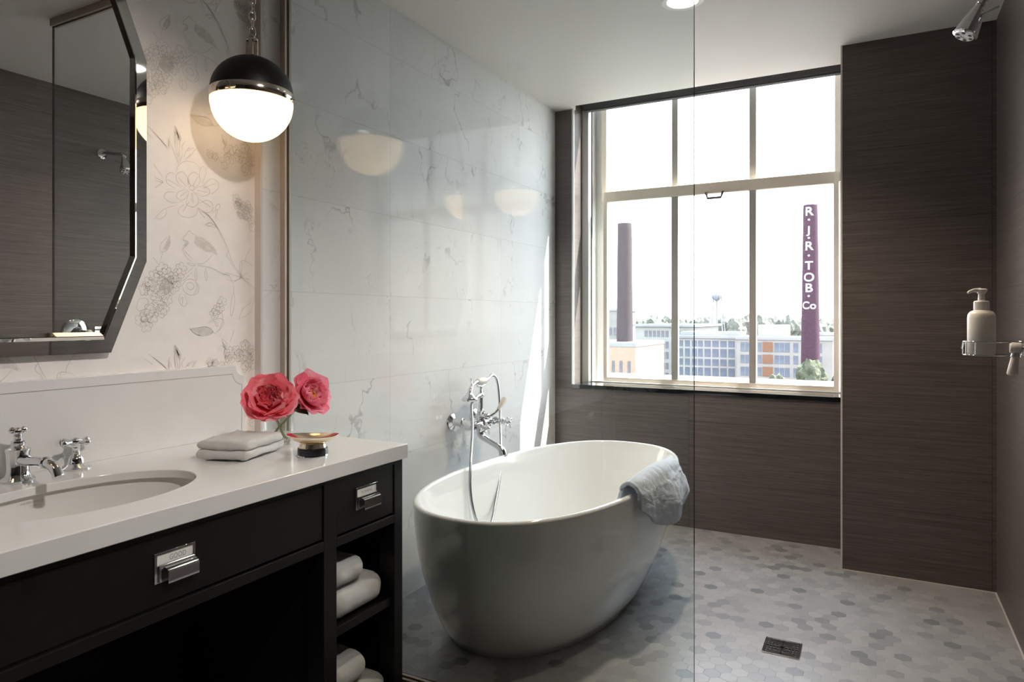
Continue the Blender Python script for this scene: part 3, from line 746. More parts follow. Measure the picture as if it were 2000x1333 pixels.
# soap dish
dx, dy = -1.352, 1.389
sd = thing('soap_dish', (dx, dy, ZT), 'pale gold oval soap dish with red ends on a black banded foot', 'soap dish')
L = T((dx, dy, ZT))
obj('foot', MB().lathe([(.0405, 0), (.0415, .002), (.0405, .0045)], L, 40), M['chrome'], sd, smooth=40)
obj('black_band', MB().lathe([(.039, .0045), (.040, .0055), (.0395, .0215), (.0375, .0235)], L, 40), M['blacke'], sd, smooth=40)
obj('collar', MB().lathe([(.0365, .0235), (.036, .026), (.0345, .0305), (.034, .036), (.030, .038)], L, 40), M['gold'], sd, smooth=40)
ang = .49
def dish(mi=0):
    b = MB(); n = 64; rows = [(.10, .0375), (.34, .038), (.62, .0395), (.88, .0465), (1.0, .0545), (1.0, .0565), (.90, .0525), (.62, .0455), (.34, .042), (.02, .0415)]
    vs = []; fs = []; ms = []
    for k, z in rows:
        for i in range(n):
            a = 2 * PI * i / n
            ex = .071 * k * math.copysign(abs(math.cos(a)) ** .95, math.cos(a)); ey = .044 * k * math.copysign(abs(math.sin(a)) ** 1.15, math.sin(a))
            lift = .004 * (ex / .071) ** 2
            vs.append(L @ RZ(ang) @ Vector((ex, ey, z + lift - .002)))
    for r in range(len(rows) - 1):
        for i in range(n):
            j = (i + 1) % n; a = 2 * PI * (i + .5) / n
            b.add([], [])
            fs.append((r * n + i, r * n + j, (r + 1) * n + j, (r + 1) * n + i))
            ms.append(1 if (abs(math.cos(a)) > .88 and r in (5, 6)) else 0)
    fs.append(tuple(range(n))); ms.append(0); fs.append(tuple((len(rows) - 1) * n + i for i in range(n))); ms.append(0)
    o = len(b.v); b.v += [tuple(v) for v in vs]; b.f += fs; b.m += ms
    return b
obj('dish', dish(), [M['gold'], M['red']], sd, smooth=50)

# vase and peonies
vx, vy = -1.566, 1.470
VL = T((vx, vy, ZT))
tag(obj('vase', MB().lathe([(.001, .0008), (.041, .0008), (.0435, .004), (.046, .098), (.0455, .0995), (.0445, .098), (.042, .010), (.001, .008)], VL, 48, caps=False), M['vase'], smooth=40), 'small clear glass vase holding pink peonies on the worktop', 'vase')
def blossom(c, axis, R, seed, cols, openness=1.0, counts=((6, .30, .42), (8, .55, .55), (9, .75, .70), (8, 1.0, .92), (7, 1.25, 1.04))):
    """layers of cupped, ruffled petals around an axis"""
    rg = random.Random(seed); b = MB(); b.c = []
    q = Vector((0, 0, 1)).rotation_difference(Vector(axis).normalized()).to_matrix().to_4x4()
    A = T(c) @ q
    for li, (n, tilt, ln) in enumerate(counts):
        for k in range(n):
            az = 2 * PI * (k + .5 * (li % 2)) / n + rg.uniform(-.25, .25)
            el = tilt * openness + rg.uniform(-.12, .12)           # lean away from the axis
            Lp = R * ln * rg.uniform(.86, 1.1); W = R * (.36 + .13 * li) * rg.uniform(.85, 1.15)
            ph = rg.uniform(0, 6); fr = rg.choice((2, 3, 3, 4)); tw = rg.uniform(-.25, .25)
            nu, nv = 9, 8; o = len(b.v); vs = []; fs = []
            mix = rg.random()
            for j in range(nv):
                v = j / (nv - 1)
                for i in range(nu):
                    u = i / (nu - 1) * 2 - 1
                    w = W * (math.sin(PI * min(1, v * .62 + .12)) ** .8) * (1 - .16 * u * u * v)
                    # arc that first goes out, then cups back in
                    a = el * (1.15 * (1 - v) + .95 * v) if li > 2 else el * (1.9 * (1 - v) + .30 * v)
                    if j == 0: rad = 0; zz = 0; R_ = [0.0] * nu; Z_ = [0.0] * nu
                    s = Lp * (v - .04 * u * u * v)
                    a_m = el * ((1.6 if li < 3 else 1.25) - (.75 if li < 3 else .22) * v)
                    rr = s * math.sin(a_m) + .05 * R * li * .35; zz = s * math.cos(a_m)
                    cup = (.55 if li < 3 else .35) * w * u * u
                    ruf = R * .11 * v ** 2 * math.sin(fr * u * 2.2 + ph)
                    x = rr - cup * math.cos(a_m) + ruf * math.cos(a_m); y = w * u; z = zz + cup * math.sin(a_m) - ruf * math.sin(a_m) * .6 - R * .25
                    P = RZ(az + tw * v) @ Vector((x, y, z)); vs.append(A @ P)
                    t = min(1, max(0, v * .9 + .25 * (mix - .5)))
                    cc = [cols[0][e] * (1 - t) + cols[1][e] * t for e in range(3)]
                    if mix > .72 and v > .6: cc = [p * .55 + g * .45 for p, g in zip(cc, cols[2])]
                    b.c.append((*cc, 1))
            for j in range(nv - 1):
                for i in range(nu - 1): fs.append((j * nu + i, j * nu + i + 1, (j + 1) * nu + i + 1, (j + 1) * nu + i))
            b.add(vs, fs)
    return b
coral = ((.92, .10, .17), (.97, .30, .36), (1.0, .66, .73))
pink = ((.88, .13, .24), (.97, .40, .51), (1.0, .74, .81))
p1 = (-1.520, 1.395, .972); p2 = (-1.482, 1.512, .972)
f1 = thing('peony', p1, 'coral peony in full bloom, the bigger and lower of two in the vase', 'flower', 'peonies in the glass vase')
o = obj('petals', blossom(p1, (.60, -.62, .50), .068, 3, coral), M['petal'], f1, smooth=80)
st1 = [Vector(p1) + Vector((-.012, .015, -.03)), (-1.548, 1.432, .93), (-1.560, 1.462, .89), (-1.566, 1.492, .845), (-1.562, 1.500, .838)]
obj('stem', MB().tube(st1, .0042, 8), M['stem'], f1)
f2 = thing('peony', p2, 'lighter pink peony facing right, behind the coral bloom', 'flower', 'peonies in the glass vase')
obj('petals', blossom(p2, (.74, -.05, .35), .066, 11, pink, 1.1, ((4, .30, .42), (6, .55, .72), (8, .80, .95), (9, 1.02, 1.08))), M['petal'], f2, smooth=80)
b = MB()
rg = random.Random(4)
for k in range(26):
    d = (Vector((.80, .25, .22)).normalized() + Vector((rg.uniform(-.5, .5), rg.uniform(-.5, .5), rg.uniform(-.5, .5)))).normalized()
    q = Vector(p2) - Vector((.012, .002, .004)); b.tube([q, q + d * .026], .0009, 5); b.ball(q + d * .027, .0022, seg=6)
obj('stamens', b, M['stamen'], f2)
obj('stem', MB().tube([Vector(p2) + Vector((-.012, -.004, -.02)), (-1.520, 1.487, .925), (-1.552, 1.470, .885), (-1.585, 1.450, .842), (-1.590, 1.447, .838)], .0036, 8), M['stem'], f2)
def leaf(base, d, up, ln, wd, curl=.3):
    d = Vector(d).normalized(); up = Vector(up); s = d.cross(up).normalized(); up = s.cross(d)
    b = MB()
    def fn(u, v):
        w = wd * math.sin(PI * min(1, .04 + v * .96)) ** .8 * (u * 2 - 1)
        return Vector(base) + d * (ln * v) + s * w + up * (abs(u * 2 - 1) * wd * .35 - curl * ln * v * v)
    return b.grid(7, 10, fn)
for args in (((-1.515, 1.462, .945), (.75, .30, -.25), (.2, -.4, .8), .062, .020, .25), ((-1.520, 1.466, .95), (.35, .9, -.45), (.6, -.3, .6), .06, .019, .3)):
    obj('leaf', leaf(*args), M['leaf'], f2, smooth=60)

# towels in the open shelves (each one lies with its fold to the front)
def shelf_towel(x0, x1, y0, y1, z0, z1, label, seed):
    def f(p):
        q = p + Vector((seed, seed, 0))
        n = noise.noise(q * 30) * .003 + noise.noise(q * 9) * .004
        return Vector((p.x + n, p.y + n * .5, p.z + n * (1 if p.z > z0 + .01 else 0)))
    b = MB().rbox(x0, x1, y0, y1, z0, z1, (z1 - z0) * .5, 16, fn=f)
    zm = min(v[2] for v in b.v); b.v = [(v[0], v[1], v[2] - zm + z0) for v in b.v]
    return tag(obj('rolled_towel', b, M['towel'], smooth=60), label, 'towel', 'white towels in the vanity shelves')
shelf_towel(-1.74, CX - .016, 1.376, 1.598, .3818, .464, 'thick folded white towel lying on the upper open shelf', 1)
shelf_towel(-1.73, CX - .022, 1.378, 1.518, .4665, .535, 'smaller white towel on top of the upper shelf stack', 5)
shelf_towel(-1.74, CX - .014, 1.378, 1.600, .0998, .176, 'thick folded white towel at the bottom of the lower shelf stack', 9)
shelf_towel(-1.73, CX - .024, 1.380, 1.535, .1785, .262, 'rounded white towel on top of the lower shelf stack', 13)

# ------------------------------------------------------------------ pendant
px_, py_, pz_ = -1.631, 1.429, 1.845
R_ = .1165
pe = thing('pendant_light', (px_, py_, pz_), 'black and white globe pendant lamp hanging on a chain by the mirror', 'lamp')
L = T((px_, py_, pz_))
obj('shade', MB().lathe([(R_ * math.cos(a), .018 + R_ * .93 * math.sin(a)) for a in [PI / 2 * i / 20 for i in range(20)]] + [(.016, .018 + R_ * .93)], L, 56, caps=False), M['blackshade'], pe, smooth=50)
obj('band', MB().lathe([(R_ - .004, -.006), (R_ + .0015, -.006), (R_ + .0025, -.004), (R_ + .0025, .018), (R_ + .0015, .0205), (R_ - .004, .0205)], L, 56, caps=False), M['nickel'], pe, smooth=30)
for k in range(4):
    a = .46 + k * PI / 2
    obj('band_screw', MB().lathe([(.004, 0), (.0045, .003), (.0045, .009), (.003, .011)], L @ RZ(a) @ T((R_, 0, .0)) @ RY(PI / 2), 10), M['nickel'], pe, smooth=40)
# frosted bowl: glows by itself and lets the bulb shine through
m, nt, out = newmat('frosted lamp bowl'); t = NT(nt)
lw = t.n('LayerWeight', ins={'Blend': .35})
em = t.n('Emission', ins={'Color': (1, .80, .55, 1), 'Strength': .2})
tr = t.n('BsdfTranslucent', ins={'Color': (.95, .86, .72, 1)})
ad = t.n('AddShader', ins={0: em.outputs[0], 1: tr.outputs[0]})
nt.links.new(ad.outputs[0], out.inputs[0]); M['bowl'] = m
obj('bowl', MB().lathe([(R_ * math.cos(a), -.006 - R_ * 1.0 * math.sin(a)) for a in [PI / 2 * i / 24 for i in range(24)]] + [(.0005, -.006 - R_)], L, 56, caps=False), M['bowl'], pe, smooth=60)
zt = pz_ + .018 + R_ * .93
b = MB().lathe([(.020, -.003), (.021, 0), (.018, .003)], T((px_, py_, zt)), 24)
for k in range(4):
    b.box(-.004, .004, .010, .017, .001, .050, M=T((px_, py_, zt)) @ RZ(k * PI / 2 + .5))
b.lathe([(.0085, .002), (.0085, .048)], T((px_, py_, zt)), 16).lathe([(.016, .046), (.0175, .048), (.0175, .053), (.011, .057), (.006, .062), (.004, .066)], T((px_, py_, zt)), 24)
obj('stem_cap', b, M['nickel'], pe, smooth=30)
b = MB(); z = zt + .060; k = 0
while z < ZC - .035:
    l = .030; w = .0095
    pts = []
    for i in range(20):
        a = 2 * PI * i / 20
        q = Vector((w * math.cos(a), 0, (l / 2 - w) * (1 if math.sin(a) > 0 else -1) + w * math.sin(a)))
        pts.append(T((px_, py_, z + l / 2)) @ RZ(.5 + (k % 2) * PI / 2) @ q)
    b.tube(pts, .0022, 8, closed=True); z += l - .0062; k += 1
obj('chain', b, M['nickel'], pe, smooth=60)
obj('canopy', MB().lathe([(.055, ZC - .002), (.055, ZC - .010), (.040, ZC - .020), (.012, ZC - .030), (.005, ZC - .040)], T((px_, py_, 0)), 32), M['nickel'], pe, smooth=40)
l = bpy.data.lights.new('pendant_bulb', 'POINT'); l.energy = 1.5; l.color = (1, .75, .48); l.shadow_soft_size = .03
lo_ = bpy.data.objects.new('pendant_bulb', l); COL.objects.link(lo_); lo_.parent = pe; lo_.location = (0, 0, -.03)

# its twin on the other side of the mirror
def copy_tree(o, parent=None):
    c = o.copy(); COL.objects.link(c); c.parent = parent
    for k in list(o.children): copy_tree(k, c)
    return c
pe2 = copy_tree(pe); pe2.location = (px_, .281, pz_)
pe['group'] = pe2['group'] = 'pendants beside the mirror'
pe2['label'] = 'matching globe pendant on the far left side of the mirror, by the corner'

# ------------------------------------------------------------------ bathtub
TX, TY, TR = -1.176, 2.668, -.054
TA, TB, TP, TZ = .806, .407, 2.36, .55
def ring(a, b_, z, n=120, p=TP, ox=0):
    out = []
    for i in range(n):
        t_ = 2 * PI * i / n; c, s = math.cos(t_), math.sin(t_)
        x = b_ * math.copysign(abs(c) ** (2 / p), c); y = a * math.copysign(abs(s) ** (2 / p), s)
        out.append((TX + ox + x * math.cos(TR) - y * math.sin(TR), TY + x * math.sin(TR) + y * math.cos(TR), z))
    return out
def lerp(a, b_, t_): return a + (b_ - a) * t_
rows = []
rows.append(ring(.565, .308, .004, p=2.2, ox=-.055)); rows.append(ring(.578, .320, .006, p=2.2, ox=-.055))
for i in range(1, 13):
    t_ = i / 12; k = 1 - (1 - t_) ** 1.95
    rows.append(ring(lerp(.582, TA, k), lerp(.324, TB, k), .008 + (TZ - .02) * t_, p=lerp(2.2, TP, t_), ox=-.055 * (1 - k)))
w = .021
for q, z in ((.0, TZ - .008), (.003, TZ - .003), (.008, TZ), (.0135, TZ), (w - .002, TZ - .003), (w, TZ - .009)):
    rows.append(ring(TA - q, TB - q, z))
for i in range(1, 12):
    t_ = i / 11; k = t_ ** .85
    rows.append(ring(lerp(TA - w, .60, k), lerp(TB - w, .285, k), lerp(TZ - .011, .165, t_), p=lerp(TP, 2.4, t_)))
for a, b_, z in ((.575, .265, .140), (.53, .235, .126), (.46, .19, .118), (.30, .12, .114), (.1, .05, .112)): rows.append(ring(a, b_, z, p=2.4))
n = 120; vs = [p for r in rows for p in r]; fs = []
for r in range(len(rows) - 1):
    for i in range(n):
        j = (i + 1) % n; fs.append((r * n + i, r * n + j, (r + 1) * n + j, (r + 1) * n + i))
fs.append(tuple(reversed(range(n)))); fs.append(tuple((len(rows) - 1) * n + i for i in range(n)))
tub = thing('bathtub', (TX, TY, 0), 'white oval freestanding bathtub under the window', 'bathtub')
obj('shell', MB().add(vs, fs), M['acrylic'], tub, smooth=60)
obj('overflow', MB().lathe([(.001, .004), (.016, .004), (.0175, .002), (.0175, -.004)], T((-1.545, 2.79, .447)) @ RY(PI / 2 + .25), 24, caps=False), M['chrome'], tub, smooth=40)
obj('plug', MB().lathe([(.001, .1165), (.028, .1165), (.032, .113)], T((TX, TY, 0)), 24, caps=False), M['chrome'], tub, smooth=40)

# ------------------------------------------------------------------ tub filler on the marble
tf = thing('tub_filler', (XW, 2.853, .70), 'chrome wall-mounted tub filler with hand shower and hose', 'tub filler')
zf = .692
b = MB()
for y in (2.750, 2.957):
    W = T((XW, y, zf + .012)) @ RY(PI / 2)
    e = obj('escutcheon', MB().lathe([(.038, 0), (.040, .002), (.038, .006), (.028, .011), (.019, .016), (.017, .022), (.017, .048), (.0215, .050), (.0215, .064), (.016, .066)], W, 32), M['chrome'], tf, smooth=35)
    b.tube([(XW + .06, y, zf + .012), (XW + .085, y, zf + .006), (XW + .10, y, zf)], .014, 14)
    b.lathe([(.020, -.022), (.022, -.012), (.022, .016), (.018, .024), (.014, .030), (.012, .052), (.015, .056), (.015, .064), (.010, .068), (.0075, .085)], T((XW + .105, y, zf)) @ RY(PI / 2), 24)
    obj('cross_handle', cross(T((-1.590, y, zf - .004)) @ RY(PI / 2), .027, r=.0042, ball=.0058, hub=.0105, rot=.55), M['chrome'], tf, smooth=45)
b.tube([(XW + .103, 2.74, zf), (XW + .103, 2.967, zf)], [.0175, .0175], 18)
# centre column with diverter
cxx = XW + .100
b.lathe([(.022, -.035), (.0235, -.025), (.0235, .020), (.020, .028), (.017, .034), (.017, .048), (.020, .052), (.020, .058), (.013, .062), (.0105, .072), (.0105, .122), (.014, .126), (.016, .134), (.013, .142), (.009, .146)], T((cxx, 2.853, zf)), 28)
b.lathe([(.0145, -.016), (.0165, -.010), (.0165, .030), (.013, .036), (.009, .040)], T((cxx + .01, 2.853, zf + .034)) @ RY(PI / 2), 20)
obj('mixer_body', b, M['chrome'], tf, smooth=40)
obj('spout', MB().tube([(cxx, 2.853, zf - .03), (cxx, 2.853, zf - .052), (cxx + .012, 2.853, zf - .066), (cxx + .045, 2.853, zf - .082), (cxx + .085, 2.853, zf - .100), (cxx + .108, 2.853, zf - .112), (cxx + .120, 2.853, zf - .126), (cxx + .124, 2.853, zf - .142)], [.019, .0185, .017, .014, .0135, .015, .0175, .019], 20).lathe([(.0205, 0), (.021, .004), (.0205, .008)], T((cxx + .124, 2.853, zf - .146)), 20), M['chrome'], tf, smooth=45)
lv = obj('lever', MB().tube([(cxx + .052, 2.857, zf + .036), (cxx + .068, 2.875, zf + .050), (cxx + .076, 2.890, zf + .066)], [.0075, .006, .0065], 12), M['chrome'], tf, smooth=45)
obj('porcelain_grip', MB().tube([(cxx + .076, 2.890, zf + .066), (cxx + .083, 2.903, zf + .084), (cxx + .094, 2.922, zf + .115), (cxx + .0955, 2.925, zf + .119)], [.008, .0105, .0125, .009], 16), M['porc'], lv, smooth=50)
# cradle and hand shower
zc = zf + .146
b = MB().tube([(cxx, 2.853, zc - .002), (cxx, 2.853, zc + .018), (cxx, 2.853, zc + .030)], [.009, .006, .006], 12)
b.tube([(cxx, 2.815, zc + .052), (cxx, 2.822, zc + .036), (cxx, 2.853, zc + .030), (cxx, 2.884, zc + .036), (cxx, 2.893, zc + .056)], [.0045, .005, .006, .005, .0045], 10)
b.tube([(cxx, 2.853, zc - .012), (cxx + .004, 2.826, zc - .012), (cxx + .006, 2.800, zc - .016), (cxx + .008, 2.786, zc - .030)], [.011, .0095, .0085, .0085], 12)
obj('cradle', b, M['chrome'], tf, smooth=45)
hs = obj('hand_shower', MB().tube([(cxx, 2.825, zc + .056), (cxx, 2.800, zc + .052), (cxx + .002, 2.766, zc + .042), (cxx + .004, 2.748, zc + .022), (cxx + .006, 2.742, zc - .002), (cxx + .006, 2.741, zc - .010)], [.0095, .008, .0085, .0105, .013, .016], 16)
         .lathe([(.010, .030), (.018, .016), (.032, .004), (.0375, -.002), (.0375, -.010), (.035, -.013), (.001, -.013)], T((cxx + .006, 2.741, zc - .014)), 28)
         .tube([(cxx + .003, 2.772, zc + .040), (cxx + .001, 2.764, zc + .058), (cxx, 2.760, zc + .076)], [.005, .0035, .0045], 10)
         , M['chrome'], tf, smooth=45)
obj('hose_union', MB().tube([(cxx, 2.903, zc + .056), (cxx, 2.930, zc + .064), (cxx, 2.954, zc + .076), (cxx, 2.966, zc + .077)], [.0105, .008, .0095, .0105], 14), M['chrome'], hs, smooth=45)
obj('porcelain_grip', MB().tube([(cxx, 2.822, zc + .056), (cxx, 2.84, zc + .056), (cxx, 2.864, zc + .056), (cxx, 2.888, zc + .056), (cxx, 2.905, zc + .056)], [.0115, .0165, .0180, .0165, .0115], 18), M['porc'], hs, smooth=60)
def smooth_path(P, it=3):
    P = [Vector(p) for p in P]
    for _ in range(it):
        Q = [P[0]]
        for a, c in zip(P, P[1:]): Q += [a * .75 + c * .25, a * .25 + c * .75]
        Q.append(P[-1]); P = Q
    return P
hp = smooth_path([(cxx, 2.962, zc + .077), (cxx + .004, 2.995, zc + .070), (cxx + .014, 3.005, zc + .02), (cxx + .034, 2.985, .74), (cxx + .085, 2.90, .62), (-1.545, 2.80, .50), (-1.500, 2.66, .36), (-1.455, 2.53, .29), (-1.470, 2.46, .32), (-1.520, 2.475, .45), (-1.560, 2.55, .58), (-1.640, 2.70, .71), (cxx - .002, 2.765, .79), (cxx + .008, 2.772, zc - .028), (cxx + .008, 2.786, zc - .030)], 3)
b = MB().tube(hp, .0062, 10)
obj('hose', b, M['hose'], tf, smooth=60)

# ------------------------------------------------------------------ towel over the tub rim
def rimx(y):
    # right-hand rim in the tub's own axes
    s = max(-.999, min(.999, (y - TY) / TA)); return TB * (1 - abs(s) ** TP) ** (1 / TP)
def towel_fn(u, v):
    # u along the rim, v from the inside over the rim and down outside
    y0 = lerp(2.44, 2.945, u)
    ly = y0 - TY; lx = rimx(y0)
    inn = .10 - .055 * u; outd = .045 + .125 * math.sin(PI * min(1, .06 + u * .80)) ** 1.2
    L_ = v * (inn + outd + .045) - inn
    puff = .012 + .020 * math.sin(PI * u) + .010 * math.sin(u * 13 + .5) * min(1, max(0, L_ * 8))
    if L_ < 0:
        x = lx - .036 + L_ * .28 - puff * .25; z = TZ + .018 + L_ * .95
    elif L_ < .045:
        a = L_ / .045 * PI; x = lx - .012 - math.cos(a) * (.024 + puff * .55); z = TZ + .012 + math.sin(a) * (.016 + puff)
    else:
        d = L_ - .045; x = lx + .012 + puff * .9 + .035 * math.sin(min(1, d / .12) * PI / 2) * (.3 + u) - .16 * d * (.5 + .2 * (1 - u)); z = TZ + .010 - d
    w_ = .014 * math.sin(u * 9 + v * 2) * min(1, max(0, L_ * 6))
    ly += w_ + (.03 * (u - .35)) * max(0, L_) * 2
    p = Vector((TX + x * math.cos(TR) - ly * math.sin(TR), TY + x * math.sin(TR) + ly * math.cos(TR), z))
    nn = noise.noise(p * 40) * .003 + noise.noise(p * 150) * .002
    return p + Vector((nn, nn * .4, nn))
o = obj('bath_towel', MB().grid(64, 70, towel_fn), M['towelb'], smooth=80, solid=.013, sub=0)
tag(o, 'pale blue grey towel draped over the right rim of the tub', 'towel')

# ------------------------------------------------------------------ floor drain
fd = thing('floor_drain', (-.303, 2.657, 0), 'square chrome floor drain with slotted grate', 'drain')
b = MB(); ex, ey, h = -.303, 2.657, .063
obj('well', MB().box(ex - h + .006, ex + h - .006, ey - h + .006, ey + h - .006, .0004, .001), M['hole'], fd, smooth=0)
for a, c, d, e in ((-h, h, -h, -h + .006), (-h, h, h - .006, h), (-h, -h + .006, -h + .006, h - .006), (h - .006, h, -h + .006, h - .006)):
    b.box(ex + a, ex + c, ey + d, ey + e, 0, .004)
obj('frame', b, M['chrome'], fd, smooth=0, bevel=.0008)
b = MB()
# concentric square slots: rails around, bridged on the diagonals
for k in range(5):
    q = .055 - k * .0115; w_ = .0026
    for s in (-1, 1):
        b.box(ex - q, ex + q, ey + s * q - w_, ey + s * q + w_, .001, .0034); b.box(ex + s * q - w_, ex + s * q + w_, ey - q, ey + q, .001, .0034)
for s in (-1, 1):
    for k in range(3):
        b.box(ex - .055, ex + .055, ey + s * .018 * k - .0015, ey + s * .018 * k + .0015, .001, .0032)
    b.box(ex - .0018, ex + .0018, ey - .055, ey + .055, .001, .0032)
obj('grate', b, M['chrome'], fd, smooth=0)

# ------------------------------------------------------------------ shower fittings on the right wall
sx, sy, sz = .231, 2.43, 2.040
sh = thing('overhead_shower', (XR, sy, 2.14), 'chrome tapered shower head on an arm high on the right wall', 'shower head')
dv = Vector((-.42, -.12, -.90)).normalized()
tip = Vector((sx, sy, sz))
R3 = Vector((0, 0, -1)).rotation_difference(dv).to_matrix().to_4x4()
Mh = T(tip) @ R3
obj('arm', MB().tube(smooth_path([(XR, sy, 2.165), (XR - .05, sy, 2.168), (XR - .12, sy, 2.150), tip - dv * .12, tip - dv * .085]), .0095, 14).lathe([(.030, 0), (.029, .004), (.015, .010), (.0105, .016)], T((XR, sy, 2.165)) @ RY(-PI / 2), 24), M['chrome'], sh, smooth=45)
hd = obj('head', MB().lathe([(.026, -.004), (.0325, -.001), (.0345, .002), (.033, .006), (.029, .030), (.0235, .055), (.0185, .070), (.0165, .078), (.014, .082), (.014, .090), (.011, .096)], Mh, 36, caps=False).ball(tip - dv * .100, .0145), M['chrome'], sh, smooth=40)
obj('spray_face', MB().lathe([(.001, -.002), (.010, -.002), (.012, -.0045), (.026, -.0045), (.0275, -.001)], Mh, 36, caps=False), M['ceramic'], hd, smooth=40)
b = MB()
for k in range(6):
    a = k * PI / 3 + .3; b.lathe([(.0055, -.0052), (.0055, -.0047)], Mh @ T((.019 * math.cos(a), .019 * math.sin(a), 0)), 12)
obj('spray_hole', b, M['hole'], hd, smooth=0)
q = tip - dv * .052; sd_ = Vector((.92, -.25, .28)).normalized()
obj('spray_lever', MB().tube([q + sd_ * .018, q + sd_ * .030], [.0085, .008], 12).tube([q + sd_ * .028, q + sd_ * .066], [.0042, .0042], 10), M['chrome'], sh, smooth=40)

# wall valve: only its porcelain lever reaches into the picture
vy_, vz_ = 2.28, 1.118
sv = thing('shower_valve', (XR, vy_, vz_), 'chrome shower valve with hanging white porcelain lever on the right wall', 'shower valve')
W = T((XR, vy_, vz_)) @ RY(-PI / 2)
obj('plate', MB().lathe([(.075, -.001), (.076, .004), (.070, .009), (.030, .014), (.026, .030), (.022, .034), (.016, .040), (.013, .090), (.011, .100), (.009, .118)], W, 40), M['chrome'], sv, smooth=35)
hb_ = obj('hub', MB().lathe([(.0115, .114), (.015, .117), (.0155, .136), (.012, .141), (.001, .1415)], W, 28, caps=False), M['porc'], sv, smooth=40)
vx_ = XR - .127
obj('collar', MB().tube([(vx_, vy_, vz_ - .012), (vx_ - .001, vy_, vz_ - .024)], [.0095, .0125], 20), M['chrome'], sv, smooth=40)
obj('lever', MB().tube([(vx_ - .001, vy_, vz_ - .024), (vx_ - .003, vy_, vz_ - .030), (vx_ - .008, vy_, vz_ - .070), (vx_ - .0085, vy_, vz_ - .074)], [.0095, .0095, .0135, .011], 20), M['porc'], sv, smooth=50)

# wire basket and pump bottle
bx, by, bz = .272, 2.43, 1.094
bk = thing('soap_basket', (XR, by, bz), 'chrome wire basket fixed to the right wall holding the soap bottle', 'basket')
def rrect(z, g=0):
    P = []
    x0, x1, y0, y1, r = bx - .045 - g, XR - .085, by - .045 - g, by + .045 + g, .035
    for (cx_, cy_, a0) in ((x1 - r * .3, y1 - r * .3, 0), (x0 + r, y1 - r, PI / 2), (x0 + r, y0 + r, PI), (x1 - r * .3, y0 + r * .3, PI * 1.5)):
        rr = r if cx_ < bx else r * .3
        P += [(cx_ + rr * math.cos(a0 + PI / 2 * i / 6), cy_ + rr * math.sin(a0 + PI / 2 * i / 6), z) for i in range(7)]
    return P
top = rrect(bz + .036); bot = rrect(bz - .003)
b = MB().tube(top, .0028, 8, closed=True)
obj('rim_wire', b, M['chrome'], bk, smooth=60)
b = MB().tube(bot, .0020, 8, closed=True)
for i in (7, 10, 13, 16, 19, 22, 25, 0, 3): b.tube([top[i], bot[i]], .0016, 6)
for k in range(6):
    y = by - .04 + k * .016; b.tube([(bx - .042, y, bz - .003), (XR - .087, y, bz - .003)], .0013, 6)
b.tube([(bx - .043, by - .02, bz + .036), (bx - .048, by - .02, bz + .014), (bx - .048, by + .02, bz + .014), (bx - .043, by + .02, bz + .036)], .0013, 6)
obj('wire_cage', b, M['chrome'], bk, smooth=60)
b = MB().tube([(XR - .085, by - .03, bz + .036), (XR - .004, by - .03, bz + .036)], .004, 10).tube([(XR - .085, by + .03, bz + .036), (XR - .004, by + .03, bz + .036)], .004, 10).box(XR - .006, XR + .001, by - .045, by + .045, bz + .015, bz + .055)
obj('wall_bracket', b, M['chrome'], bk, smooth=40)
pb = thing('soap_bottle', (bx, by, bz), 'cream pump soap bottle standing in the wire basket', 'bottle')
L = T((bx, by, bz))
obj('body', MB().lathe([(.001, 0), (.033, 0), (.0355, .003), (.0355, .105), (.034, .116), (.029, .124), (.0205, .128), (.018, .130)], L, 40, caps=False), M['bottle'], pb, smooth=40)
obj('collar', MB().lathe([(.0195, .129), (.0200, .131), (.0195, .153), (.017, .156), (.009, .157), (.008, .176), (.0085, .182)], L, 32), M['pump'], pb, smooth=35)
A = L @ RZ(PI + .47)
obj('pump_head', MB().lathe([(.0085, .176), (.014, .184), (.015, .189), (.011, .192), (.001, .1925)], L, 24, caps=False).tube([A @ Vector((.004, 0, .187)), A @ Vector((.022, 0, .187)), A @ Vector((.034, 0, .183)), A @ Vector((.040, 0, .179))], [.0075, .0055, .0045, .003], 12), M['pump'], pb, smooth=45)

# ------------------------------------------------------------------ downlights and added fill lamps
M['led'] = emit('lamp lens', (1, .93, .82), 9)
def downlight(x, y, label, watt, cone=2.2, aim=None, col=(1, .84, .66)):
    d = thing('downlight', (x, y, ZC - .008), label, 'ceiling lamp', 'recessed ceiling lamps')
    obj('trim_ring', MB().lathe([(.085, ZC), (.086, ZC - .004), (.080, ZC - .008), (.064, ZC - .006), (.062, ZC)], T((x, y, 0)), 48, caps=False), M['white'], d, smooth=40)
    obj('lens', MB().lathe([(.001, ZC - .004), (.062, ZC - .004)], T((x, y, 0)), 48, caps=False), M['led'], d, smooth=0)
    l = bpy.data.lights.new('downlight_beam', 'SPOT'); l.energy = watt; l.color = col; l.spot_size = cone; l.spot_blend = .7; l.shadow_soft_size = .06
    o = bpy.data.objects.new('downlight_beam', l); COL.objects.link(o); o.parent = d; o.location = (0, 0, -.006)
    if aim: o.rotation_euler = (Vector(aim) - Vector((x, y, ZC - .014))).to_track_quat('-Z', 'Y').to_euler()
downlight(-.700, 2.800, 'round white recessed lamp in the ceiling above the tub', 115)
downlight(.15, .78, 'added unseen spot in the ceiling lighting the vanity from the front', 150, .95, (-1.6, .92, 1.20), (1, .93, .86))  # added fill, brightens worktop edge and wallpaper
downlight(-.25, 2.30, 'added unseen lamp in the ceiling brightening the shower side', 30)  # added fill, lifts the right wall and soap bottle
